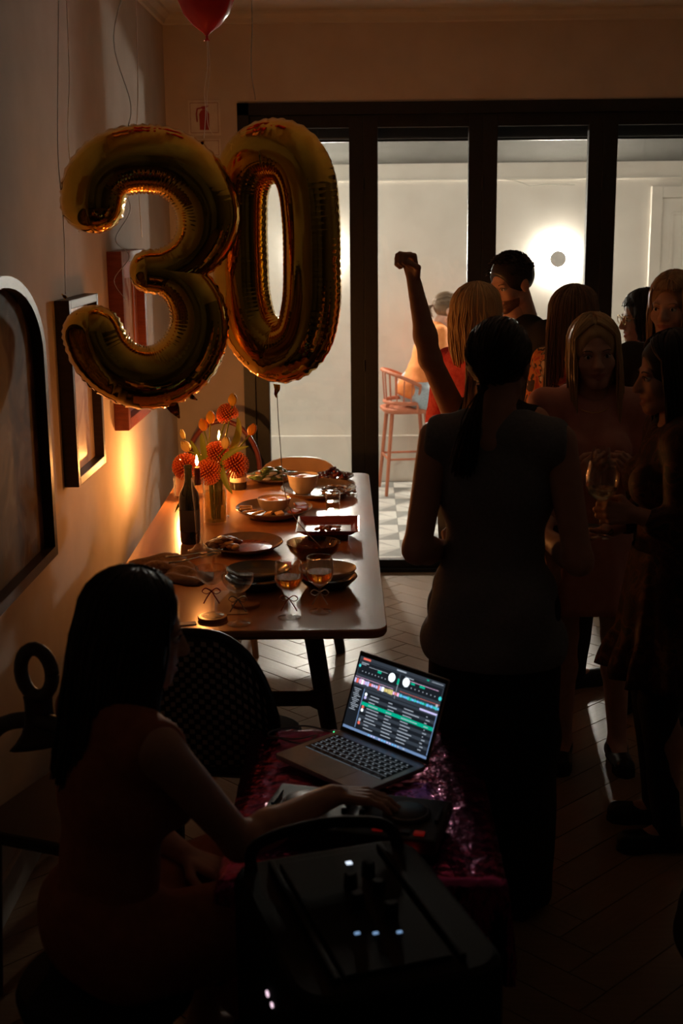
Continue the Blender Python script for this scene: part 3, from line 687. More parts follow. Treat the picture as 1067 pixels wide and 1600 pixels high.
# ------------------------------------------------------------------ crockery and food
m_cer = M('glazed_stoneware', (.14, .095, .065), (.20, .14, .10), rough=.18, scale=12); m_cerw = M('glazed_cream', (.55, .45, .34), (.62, .52, .40), rough=.2, scale=10)
m_cerb = M('glazed_black', (.02, .017, .014), rough=.15); m_cero = M('glazed_olive', (.10, .085, .05), (.14, .12, .075), rough=.15, scale=9)
def plate(label, x, y, r, h, m, name='plate', rim=.012, cat='plate', sx=1., sy=1., z=TT, rz=0.):
    s = thing(name, label, cat, (x, y, z), rz)
    MB().lathe([(.001, 0), (r*.66, 0), (r*.72, h*.15), (r*.97, h*.86), (r, h), (r*.985, h+.003), (r*.95, h*.98), (r*.72, h*.42), (r*.66, h*.28), (.001, h*.26)], 48, sx=sx, sy=sy).build('dish', m, s, smooth=2)
    return s
def bowl(label, x, y, z, r, h, m, fill=None, fz=.75):
    s = thing('bowl', label, 'bowl', (x, y, z))
    MB().lathe([(.001, 0), (r*.5, 0), (r*.55, h*.05), (r*.86, h*.4), (r, h), (r*.97, h+.002), (r*.94, h*.97), (r*.8, h*.42), (r*.5, h*.12), (.001, h*.1)], 40).build('dish', m, s, smooth=2)
    if fill:
        q = MB(); n = 24; V = [(0, 0, h*fz+.006)]; F = []
        for k in range(1, 6):
            for i in range(n):
                a = 2*PI*i/n; rr = r*.93*k/5; V.append((rr*math.cos(a), rr*math.sin(a), h*fz+.005*math.sin(a*2+k*1.7)*(1-k/6)))
        for i in range(n): F.append((0, 1+i, 1+(i+1) % n))
        for k in range(4):
            for i in range(n): F.append((1+k*n+i, 1+(k+1)*n+i, 1+(k+1)*n+(i+1) % n, 1+k*n+(i+1) % n))
        q.add(V, F).build('filling', fill, s, smooth=True)
    return s
m_dip = M('orange_dip', (.62, .27, .06), (.7, .36, .10), rough=.4, scale=40, bump=.2); m_bread = M('toasted_bread', (.58, .33, .13), (.72, .47, .22), rough=.8, scale=50, bump=.3)
m_sauce = M('red_sauce', (.28, .05, .02), (.38, .09, .03), rough=.25, scale=30, bump=.2); m_meat = M('roast_crust', (.12, .045, .02), (.30, .13, .05), rough=.45, scale=60, bump=.4)
m_green = M('salad_green', (.06, .10, .02), (.14, .2, .05), rough=.4, scale=40); m_grape = M('dark_grape', (.10, .012, .015), (.16, .025, .02), rough=.2, scale=40)
m_chs = M('white_cheese', (.75, .7, .62), rough=.5)
plate('dark oval platter with a dip bowl and bread slices at mid table', -.375, 5.04, .155, .035, m_cer, 'platter', cat='platter', sy=1.15)
bowl('cream bowl of orange dip on the dark oval platter', -.375, 5.06, TT+.012, .068, .055, m_cerw, m_dip, .92)
def slab_piece(name, label, cat, x, y, z, dx, dy, dz, rz, tilt, m, group, bev=.004):
    q = MB().box((0, 0, 0), (dx, dy, dz), bev=bev); o = q.build(name, m); o.location = (x, y, z); o.rotation_euler = (tilt, 0, rz); tag(o, label, cat, group); return o
for i in range(6):
    a = R(175+22*i); slab_piece('bread_slice', ['leftmost', 'second', 'third', 'fourth', 'fifth', 'last'][i]+' bread slice fanned in front of the dip bowl on the dark platter', 'bread', -.375+.115*math.cos(a), 5.04+.118*math.sin(a), TT+.034, .05, .032, .009, a, R(14), m_bread, 'bread slices on the platter')
for i in range(3):
    a = R(-40+32*i); slab_piece('bread_slice', ['lower', 'middle', 'upper'][i]+' reddish bread slice right of the dip bowl', 'bread', -.375+.115*math.cos(a), 5.04+.125*math.sin(a), TT+.033, .05, .036, .010, a, R(10), m_sauce, 'red bread slices')
plate('brown stoneware platter with nuts under a tall cream bowl', -.21, 5.45, .165, .03, m_cer, 'platter', cat='platter', sy=1.2)
bowl('tall cream bowl of orange soup near the far end of table', -.275, 5.43, TT+.010, .068, .08, m_cerw, m_dip, .93)
def clump(name, label, cat, x, y, z, rx, ry, n, rmin, rmax, mats, hgt=.5, seed=1, elong=1.):
    rg = random.Random(seed); q = MB()
    for i in range(n):
        a = rg.random()*2*PI; rr = math.sqrt(rg.random()); px, py = rx*rr*math.cos(a), ry*rr*math.sin(a); r_ = rg.uniform(rmin, rmax)
        zz = r_*.7+(1-rr)*hgt*rg.random()*rx
        R4 = Matrix.Translation((px, py, zz)) @ Matrix.Rotation(rg.random()*6, 4, 'Z') @ Matrix.Rotation(rg.uniform(-.5, .5), 4, 'X')
        q.ell((0, 0, 0), (r_*elong, r_, r_*(.8 if elong == 1 else .5)), 8, rg.randrange(len(mats)), M4=R4)
    o = q.build(name, mats, loc=(x, y, z), smooth=True, kind='stuff'); tag(o, label, cat); return o
clump('nut_scatter', 'scatter of nuts and crumbs on the brown platter beside the soup bowl', 'nuts', -.12, 5.44, TT+.011, .075, .12, 90, .006, .010, [m_meat, m_bread, m_cer], .2, 3, 1.3)
plate('round plate of leafy salad at the far end of table', -.42, 5.76, .14, .022, m_cer, 'plate')
clump('leafy_salad', 'dark leafy salad with white cheese on the far plate', 'salad', -.43, 5.76, TT+.008, .11, .10, 130, .010, .018, [m_green, m_green, m_meat, m_chs], .5, 4, 1.8)
plate('small plate heaped with dark grapes at far right of table', -.155, 5.78, .098, .018, m_cer, 'plate')
clump('grape_heap', 'heap of dark red grapes on the small far plate', 'grapes', -.155, 5.78, TT+.008, .08, .075, 110, .008, .011, [m_grape, m_grape, m_meat], .55, 5)
# tumbler
tg = thing('water_tumbler', 'short clear glass tumbler with water at the right of the table', 'glass', (-.138, 5.09, TT))
MB().lathe([(.001, 0), (.026, 0), (.0275, .004), (.031, .085), (.0298, .085), (.0262, .010), (.001, .010)], 28).build('glass_wall', m_glass, tg, smooth=2)
MB().lathe([(.001, .0105), (.0258, .0105), (.0275, .045), (.001, .045)], 28).build('water', GLASS('clear_water', (.93, .93, .9), .8, ior=1.33), tg, smooth=2)
# rectangular serving dish
s = thing('serving_dish', 'glossy dark red rectangular serving dish with flared rim', 'dish', (-.146, 4.70, TT+.022), .01)
q = MB(); V = []
for hx, hy, z in ((.085, .095, 0), (.112, .122, .022), (.118, .128, .023), (.112, .122, .019), (.086, .096, .005)):
    V += [(-hx, -hy, z), (hx, -hy, z), (hx, hy, z), (-hx, hy, z)]
F = [(3, 2, 1, 0), (16, 17, 18, 19)]
for k in range(4):
    for i in range(4): F.append((k*4+i, k*4+(i+1) % 4, (k+1)*4+(i+1) % 4, (k+1)*4+i))
MB().box((0, 0, -.011), (.15, .17, .0215), bev=.003).build('dish_foot', m_cerb, s)
q.add(V, F).build('dish', M('glazed_oxblood', (.16, .028, .025), (.22, .045, .035), rough=.1, scale=14), s)
clump('leftover_bites', 'few leftover bites in the red rectangular dish', 'food', -.135, 4.66, TT+.028, .06, .03, 14, .010, .016, [m_meat, m_sauce], .2, 8, 1.2)
plate('red brown round platter with sauce near the candles', -.438, 4.49, .135, .026, m_cer, 'platter', cat='platter', sy=1.12)
o = MB().lathe([(.001, .010), (.085, .010), (.092, .0085), (.093, .008)], 40, sy=1.1).build('sauce_smear', m_sauce, loc=(-.432, 4.495, TT), smooth=True); tag(o, 'red sauce spread over the platter near the candles', 'sauce')
clump('roast_pieces', 'crusty roast pieces at left of the red platter', 'food', -.51, 4.47, TT+.012, .055, .07, 40, .012, .020, [m_meat, m_meat, m_bread], .5, 9, 1.3)
m_smoke = GLASS('smoked_glass', (.42, .30, .19), 1.0, ior=1.6)
s = thing('glass_bowl', 'amber glass salad bowl behind the filled coupe glasses', 'bowl', (-.188, 4.36, TT))
MB().lathe([(.001, 0), (.05, 0), (.06, .004), (.085, .03), (.095, .055), (.0955, .058), (.091, .056), (.081, .032), (.056, .008), (.001, .006)], 44).build('dish', m_smoke, s, smooth=2)
plate('dark lower plate under the cream rimmed plate', -.128, 4.0, .097, .034, m_cerb)
s = plate('cream rimmed round plate behind the right coupe glass', -.128, 4.0, .094, .026, m_cerw, z=TT+.034)
plate('black lower plate under the wide olive plate', -.352, 3.99, .108, .036, m_cerb)
s = plate('wide dark olive plate left of the filled coupe glasses', -.352, 3.99, .104, .026, m_cero, z=TT+.036)
o = MB().box((0, 0, .002), (.15, .09, .004), bev=.001).build('red_napkin', M('red_paper', (.50, .09, .06), rough=.8), loc=(-.335, 4.25, TT), rz=.06); tag(o, 'folded red paper napkin behind the olive plate', 'napkin')
# napkins and forks at left
m_nap = M('linen_brown', (.16, .10, .07), (.20, .13, .09), rough=.9, scale=60, bump=.2)
def cloth_pile(name, label, x, y, w, l, h, seed, rz, m=m_nap):
    rg = np.random.default_rng(seed); n = 14; ph = rg.uniform(0, 6, 4); q = MB(); V = []; F = []
    for j in range(n+1):
        for i in range(n+1):
            u, v = -1+2*i/n, -1+2*j/n; e = (1-u**4)*(1-v**4)
            V.append((u*w/2+.01*math.sin(3*v+ph[0]), v*l/2+.01*math.sin(4*u+ph[1]), .002+e*(h*(.6+.4*math.sin(3*u+2*v+ph[2])*math.cos(4*v+ph[3])))))
    for j in range(n):
        for i in range(n): F.append((j*(n+1)+i, j*(n+1)+i+1, (j+1)*(n+1)+i+1, (j+1)*(n+1)+i))
    o = q.add(V, F).build(name, m, loc=(x, y, TT), rz=rz, smooth=True); md = o.modifiers.new('thick', 'SOLIDIFY'); md.thickness = .0025; md.offset = 1
    tag(o, label, 'napkin', 'linen napkins'); return o
cloth_pile('linen_napkin', 'crumpled brown linen napkin at left edge of table', -.70, 4.24, .20, .20, .045, 1, .3)
cloth_pile('linen_napkin', 'second brown linen napkin lying under the forks', -.605, 4.10, .17, .16, .03, 2, -.2)
m_steel = M('cutlery_steel', (.55, .5, .42), rough=.2, metal=1.)
def fork(label, x, y, z, rz):
    s = thing('fork', label, 'fork', (x, y, z), rz, 'forks on the napkins')
    MB().tube([(0, 0, .004), (.05, 0, .002), (.12, 0, .006)], [.005, .003, .003], 6, flat=.5).build('handle', m_steel, s, smooth=True)
    MB().box((.132, 0, .006), (.026, .02, .002), bev=.0006).build('fork_neck', m_steel, s)
    for k in range(4): MB().tube([(.144, -.0085+.0057*k, .006), (.17, -.0085+.0057*k, .009), (.187, -.0085+.0057*k, .006)], [.0014, .0013, .0007], 5).build('tine', m_steel, s)
fork('steel fork lying across the napkin nearest the wine bottle', -.68, 4.17, TT+.052, .35); fork('steel fork crossing in front of the other fork', -.66, 4.11, TT+.047, .62)

# ------------------------------------------------------------------ coupe glasses
m_drink = M('amber_drink', (1., .33, .03), (1., .37, .04), rough=.02, trans=.78, ior=1.33)
def bow(s, z, m, r=.03, sc=1.):
    q = MB()
    for sg in (-1, 1):
        q.tube(spline([(0, -.006, z), (sg*.018*sc, -.012, z+.012*sc), (sg*.03*sc, -.010, z), (sg*.016*sc, -.012, z-.008*sc), (0, -.006, z)], 4), .0022, 5, flat=.5)
        q.tube(spline([(0, -.006, z), (sg*.014*sc, -.016, z-.018*sc), (sg*.026*sc, -.014, z-.04*sc)], 4), .0022, 5, flat=.5)
    q.ell((0, -.006, z), (.004, .004, .004), 8); q.build('ribbon_bow', m, s, smooth=True)
m_rib = [M('ribbon_red', (.42, .02, .05), rough=.4), M('ribbon_pale', (.6, .5, .42), rough=.4), M('ribbon_rust', (.5, .14, .06), rough=.4)]
def coupe(label, x, y, kind, rib, fill, z=TT):
    s = thing('coupe_glass', label, 'glass', (x, y, z), 0, 'coupe glasses on the near table end')
    if kind == 'tulip':
        pr_ = [(.001, 0), (.033, 0), (.034, .002), (.012, .006), (.0045, .014), (.0038, .05), (.0045, .076), (.016, .084), (.034, .099), (.0425, .122), (.0420, .145), (.0385, .172), (.0375, .172), (.0408, .145), (.0412, .122), (.033, .1015), (.015, .087), (.001, .085)]
        fl_ = [(.001, .0858), (.014, .088), (.0318, .1025), (.0395, .120), (.0397, .127), (.001, .127)]
    else:
        pr_ = [(.001, 0), (.033, 0), (.034, .002), (.012, .006), (.0045, .014), (.0036, .06), (.0045, .092), (.018, .099), (.036, .113), (.046, .132), (.048, .150), (.047, .150), (.0448, .132), (.035, .1155), (.017, .102), (.001, .100)]
        fl_ = None
    MB().lathe(pr_, 36).build('glass_wall', m_glass, s, smooth=2)
    if fl_ and fill: MB().lathe(fl_, 32).build('drink', m_drink, s, smooth=2)
    bow(s, .062 if kind == 'tulip' else .078, m_rib[rib], sc=.9); return s
coupe('filled coupe of amber drink standing in front of the cream rimmed plate', -.143, 3.72, 'tulip', 1, True)
coupe('filled coupe of amber drink left of the other filled glass', -.233, 3.66, 'tulip', 2, True)
coupe('empty coupe glass with pale ribbon, near the table edge', -.378, 3.60, 'wide', 1, False)
coupe('empty coupe glass with red ribbon standing on a wooden coaster', -.461, 3.645, 'wide', 0, False, TT+.012)
def coaster(label, x, y, r): o = MB().lathe([(.001, 0), (r, 0), (r+.001, .002), (r+.001, .010), (r-.001, .012), (.001, .012)], 36).build('coaster', m_tabwood, loc=(x, y, TT), smooth=2); tag(o, label, 'coaster', 'coasters')
coaster('round wooden coaster under the red ribboned glass', -.461, 3.645, .043); coaster('empty round wooden coaster in front of the olive plate', -.375, 3.78, .043)
o = MB().box((0, 0, .0015), (.05, .03, .003), bev=.0008).build('place_card', m_sign, loc=(-.53, 3.60, TT), rz=.25); tag(o, 'small pale place card at the near left table corner', 'card')
o = MB().box((0, 0, .001), (.10, .26, .002), bev=.0005).build('menu_card', M('kraft_card', (.55, .34, .18), (.6, .4, .22), rough=.8), loc=(-.425, 3.82, TT), rz=.12); tag(o, 'long tan menu card between the empty coupes', 'card')
# ------------------------------------------------------------------ balloons
def foil(path, k, cx, cz, closed, dep=.92, n=32, seed=0):
    """path: (px, py, halfwidth) control points -> inflated foil tube with crimped seam"""
    P = [np.array(((x-cx)*k, (cz-y)*k, r*k)) for x, y, r in path]
    if closed: P = P+[P[0]]; ext = [P[-2]]+P+[P[1]]; S = spline(ext, 40)[40:-40]
    else: S = spline(P, 40)
    # resample evenly
    A = np.array(S); sl = np.r_[0, np.cumsum(np.linalg.norm(np.diff(A[:, :2], axis=0), axis=1))]; N = int(sl[-1]/.0055)
    q = np.linspace(0, sl[-1], N); A = np.stack([np.interp(q, sl, A[:, i]) for i in range(3)], 1)
    if not closed:
        def capend(p, d, r): 
            return [np.array((*(p[:2]+d*r*math.sin(a)), max(.0008, r*math.cos(a)))) for a in np.linspace(.12, PI/2, 14)]
        d0 = (A[0, :2]-A[2, :2]); d0 /= np.linalg.norm(d0); d1 = (A[-1, :2]-A[-3, :2]); d1 /= np.linalg.norm(d1)
        A = np.array(capend(A[0], d0, A[0, 2])[::-1]+list(A)+capend(A[-1], d1, A[-1, 2]))
    m_ = len(A); rg = np.random.default_rng(seed); V = []; F = []; s = 0
    for i in range(m_):
        if i: s += np.linalg.norm(A[i, :2]-A[i-1, :2])
        a, b = (A[(i+1) % m_], A[i-1]) if closed else (A[min(i+1, m_-1)], A[max(i-1, 0)])
        t = (a-b)[:2]; L_ = np.linalg.norm(t); t = t/L_ if L_ > 1e-9 else np.array((1., 0)); nn = np.array((-t[1], t[0])); r = A[i, 2]
        # crimping depends on curvature side: both seams wrinkle
        w1 = math.sin(2*PI*s/.021+1.3*math.sin(s*37)+seed); w2 = math.sin(2*PI*s/.017+1.7*math.sin(s*23)+seed*2)
        for j in range(n):
            th = 2*PI*j/n; c, sn = math.cos(th), math.sin(th); e = abs(c)**5
            u = r*c*(1+.006*e*w1); y = math.copysign(abs(sn)**.85, sn)*r*dep*(1+.035*(abs(c)**3)*w2*(1 if c > 0 else 1.25))
            if j in (0, n//2): u += math.copysign(.005*(1+.35*w1), c)*min(1, r/.03)
            V.append((A[i, 0]+nn[0]*u, y, A[i, 1]+nn[1]*u))
    for i in range(m_ if closed else m_-1):
        i2 = (i+1) % m_
        for j in range(n):
            j2 = (j+1) % n; F.append((i*n+j, i*n+j2, i2*n+j2, i2*n+j))
    return V, F
def ribbon(mb, pts, r=.0016, n=6): mb.tube(spline(pts, n), r, 6, flat=.4)
K3 = .00198
b3 = thing('number_balloon', 'shiny gold foil number three balloon floating by the left wall', 'balloon', (-.655, 3.95, 1.765), R(12)); b3.scale = (1, 1, .97)
q = MB()
V, F = foil([(154, 312, 46), (161, 282, 47), (180, 260, 48), (205, 249, 49), (236, 246, 50), (272, 252, 50), (303, 274, 49), (323, 306, 48), (328, 338, 47), (318, 372, 42), (294, 400, 36), (262, 416, 33), (236, 418, 32)], K3, 236, 417, False, seed=1); q.add(V, F)
V, F = foil([(236, 418, 32), (266, 424, 34), (292, 446, 38), (307, 480, 42), (306, 518, 45), (288, 556, 48), (255, 581, 49), (218, 586, 49), (182, 572, 48), (157, 545, 47), (145, 514, 45)], K3, 236, 417, False, seed=2); q.add(V, F)
q.build('foil_body', m_gold, b3, smooth=True)
def tail(p, d, parent, w=.02, name='inflation_tail'):
    p = Vector(p); d = Vector(d); sd = Vector((d.z, 0, -d.x)).normalized(); V = []
    for t, ww, yy in ((0, w, 0), (.4, w*.8, .006), (.75, w*.35, -.004), (1, .002, .004)):
        c = p+d*t; V += [c-sd*ww+Vector((0, yy-.0015, 0)), c+sd*ww+Vector((0, yy-.0015, 0)), c+sd*ww+Vector((0, yy+.0015, 0)), c-sd*ww+Vector((0, yy+.0015, 0))]
    F = [(0, 1, 2, 3), (12, 15, 14, 13)]
    for k in range(3):
        for i in range(4): F.append((k*4+i, (k+1)*4+i, (k+1)*4+(i+1) % 4, k*4+(i+1) % 4))
    MB().add(V, F).build(name, m_gold, parent)
tail((.05, 0, -.425), (.022, 0, -.045), b3); tail((.11, 0, -.40), (.02, 0, -.012), b3, .008, 'hanging_tab'); tail((.165, 0, .38), (.012, 0, .014), b3, .008, 'hanging_tab'); tail((-.255, 0, -.08), (-.012, 0, .014), b3, .006, 'hanging_tab')
b0 = thing('number_balloon', 'shiny gold foil number zero balloon tethered above the table', 'balloon', (-.284, 4.12, 1.81), R(-24)); b0.scale = (1, 1, .975)
a_, r0 = 63, 41
V, F = foil([(440, 229, 48), (404, 242, 47), (382, 282, 45), (378, 340, 44), (378, 400, 44), (380, 460, 45), (396, 513, 46), (440, 547, 48), (484, 526, 47), (502, 470, 46), (505, 400, 45), (504, 335, 45), (497, 277, 46), (476, 241, 47)], .00201, 441, 388, True, seed=3)
MB().add(V, F).build('foil_body', m_gold, b0, smooth=True)
tail((0, -.01, -.424), (-.004, 0, -.045), b0, .012)
q = MB(); ribbon(q, [(0, -.01, -.425), (.004, -.005, -.6), (.004, .05, -.85), (.002, .3, -1.058)], .0014); q.build('tether_string', m_string, b0, smooth=True)
# red latex balloon at the ceiling with its strings
rb = thing('round_balloon', 'red round latex balloon cut off by the top of the picture', 'balloon', (-.515, 4.42, 2.50))
MB().lathe([(.001, 0), (.006, .004), (.012, .012), (.045, .035), (.075, .07), (.095, .12), (.1, .17), (.09, .225), (.06, .265), (.03, .278), (.001, .282)], 36).build('latex', m_redball, rb, smooth=True)
MB().lathe([(.009, -.012), (.004, -.004), (.005, .004)], 14, cap=False).build('knot', m_redball, rb, smooth=True)
q = MB(); ribbon(q, [(0, 0, -.005), (.004, -.05, -.1), (-.002, -.1, -.18), (.012, -.2, -.25), (.02, -.33, -.34)], .0016); q.build('ribbon', m_string, rb, smooth=True)
q = MB(); ribbon(q, [(.003, 0, -.005), (.012, -.05, -.11), (.006, -.1, -.2), (.018, -.2, -.29), (.05, -.33, -.33)], .0012); q.build('ribbon', m_string, rb, smooth=True)
# ribbons hanging from ceiling balloons that float above the frame
def hang(label, pts, r=.0013):
    q = MB(); ribbon(q, pts, r); o = q.build('balloon_ribbon', m_string, smooth=True); tag(o, label, 'ribbon', 'ribbons hanging from ceiling balloons'); return o
bb = []
def cball(x, y, m, lab):
    s = thing('round_balloon', lab, 'balloon', (x, y, 2.66)); MB().lathe([(.001, 0), (.006, .004), (.012, .012), (.045, .035), (.075, .07), (.095, .12), (.1, .17), (.09, .225), (.06, .265), (.03, .278), (.001, .282)], 32).build('latex', m, s, smooth=True)
    MB().lathe([(.009, -.012), (.004, -.004), (.005, .004)], 12, cap=False).build('knot', m, s, smooth=True); return s
m_peach = M('peach_latex', (.72, .32, .22), rough=.25)
for x, y, m, lab, pts in ((-.345, 4.15, m_redball, 'red latex balloon resting under the ceiling above the zero', [(0, 0, 0), (.0, .02, -.15), (-.008, .04, -.28), (.004, .03, -.38)]),
        (-.87, 3.90, m_peach, 'peach latex balloon under the ceiling nearest the left wall', [(0, 0, 0), (-.02, .0, -.3), (-.035, 0, -.55), (-.03, .0, -.75), (-.036, .0, -.96)]),
        (-.69, 4.08, m_redball, 'red latex balloon under the ceiling over the three', [(0, 0, 0), (-.05, -.10, -.22), (-.003, -.12, -.42), (-.038, -.17, -.55), (-.02, -.17, -.66), (-.012, -.17, -.72), (-.055, -.19, -.80), (-.016, -.19, -.85), (-.065, -.19, -.92), (-.03, -.19, -.98)]),
        (-.92, 4.20, m_peach, 'peach latex balloon against the left wall under the ceiling', [(0, 0, 0), (-.01, .02, -.3), (-.02, .0, -.5), (-.005, .02, -.78)]),
        (-.745, 4.44, m_redball, 'red latex balloon under the ceiling left of the low red one', [(0, 0, 0), (-.01, .02, -.3), (-.02, .0, -.52), (-.015, .0, -.8)])):
    s = cball(x, y, m, lab); q = MB(); ribbon(q, pts, .002); q.build('ribbon', m_string, s, smooth=True)
q = None

# ------------------------------------------------------------------ people
def rotm(ax, d): return np.array(Matrix.Rotation(R(d), 3, ax))
def head_prims(male=False):
    w = 1.05 if male else 1.
    p = [ell((0, -.012, .03), (.073*w, .092, .086)), ell((0, .028, -.032), (.056*w, .062, .076)), ell((0, .066, -.094), (.024*w, .022, .02)),
         cap((-.043*w, .004, -.058), (-.016*w, .062, -.092), .02), cap((.043*w, .004, -.058), (.016*w, .062, -.092), .02),
         ell((-.037, .056, -.03), (.024, .024, .026)), ell((.037, .056, -.03), (.024, .024, .026)), cap((-.034, .072, .014), (.034, .072, .014), .0125),
         ell((-.032, .098, -.003), (.019, .016, .0125), None, True), ell((.032, .098, -.003), (.019, .016, .0125), None, True),
         cap((0, .082, .006), (0, .104, -.034), .0075, .0115), ell((-.0115, .096, -.037), (.0085, .009, .0075)), ell((.0115, .096, -.037), (.0085, .009, .0075)),
         cap((-.027, .073, -.0575), (0, .0865, -.0625), .0045, .0068), cap((.027, .073, -.0575), (0, .0865, -.0625), .0045, .0068), cap((-.027, .073, -.0585), (0, .0850, -.0745), .0045, .0075), cap((.027, .073, -.0585), (0, .0850, -.0745), .0045, .0075), ell((0, .094, -.0675), (.021, .006, .0016), None, True),
         ell((-.074*w, -.006, -.006), (.009, .02, .031), rotm('Z', -12)), ell((.074*w, -.006, -.006), (.009, .02, .031), rotm('Z', 12)),
         cap((0, -.018, -.06), (0, -.04, -.20), .052 if not male else .06, .054 if not male else .064)]
    return p
_hc = {}
def head_mesh(male, h=.0042):
    if (male, h) not in _hc: _hc[(male, h)] = sdf_mesh(head_prims(male), h, .011)
    return _hc[(male, h)]
def V3(x): return np.array(x, float)
def unit(v): v = V3(v); return v/np.linalg.norm(v)
def hand_prims(w, d, n, thumb, curl=.35, sc=1., spread=.0):
    """palm, four unequal fingers in three phalanges and an opposed thumb; n = side the fingers curl to, thumb = side vector"""
    d = unit(d); n = unit(V3(n)-d*np.dot(V3(n), d)); s = np.cross(d, n)
    if np.dot(s, thumb) < 0: s = -s
    w = V3(w); P = []; kn = []
    cu = curl if hasattr(curl, '__len__') else [curl]*4
    for i, (off, ln) in enumerate(((.028, .083), (.0095, .088), (-.0095, .084), (-.027, .076))):
        k = w+d*ln*sc+s*off*sc; kn.append(k); P.append(cap(w+d*.012*sc+s*off*.6*sc, k, .0135*sc, .0105*sc))
    for i, (L1, L2, L3) in enumerate(((.040, .025, .020), (.045, .029, .021), (.041, .027, .021), (.033, .021, .019))):
        c = cu[i]; a = 0; p = kn[i]; r = .0088*sc if i < 3 else .0078*sc
        for L_, da, rr in ((L1, 75*c, r), (L2, 95*c, r*.93), (L3, 60*c, r*.86)):
            a += da; q = p+(d*math.cos(R(a))+n*math.sin(R(a))+s*spread*(1.5-i)*.2)*L_*sc; P.append(cap(p, q, rr, rr*.93)); p = q
    ct = float(np.mean(cu)); t0 = w+d*.022*sc+s*.022*sc; t1 = t0+unit(s*.75+d*.65+n*.35)*.038*sc; t2 = t1+unit(d*.75+s*(.45-.9*ct)+n*(.2+.5*ct))*.032*sc; t3 = t2+unit(d*.8+s*(.1-.9*ct)+n*(.1+.55*ct))*.024*sc
    P += [cap(t0, t1, .0135*sc, .0115*sc), cap(t1, t2, .0105*sc, .0095*sc), cap(t2, t3, .0095*sc, .008*sc)]
    return P
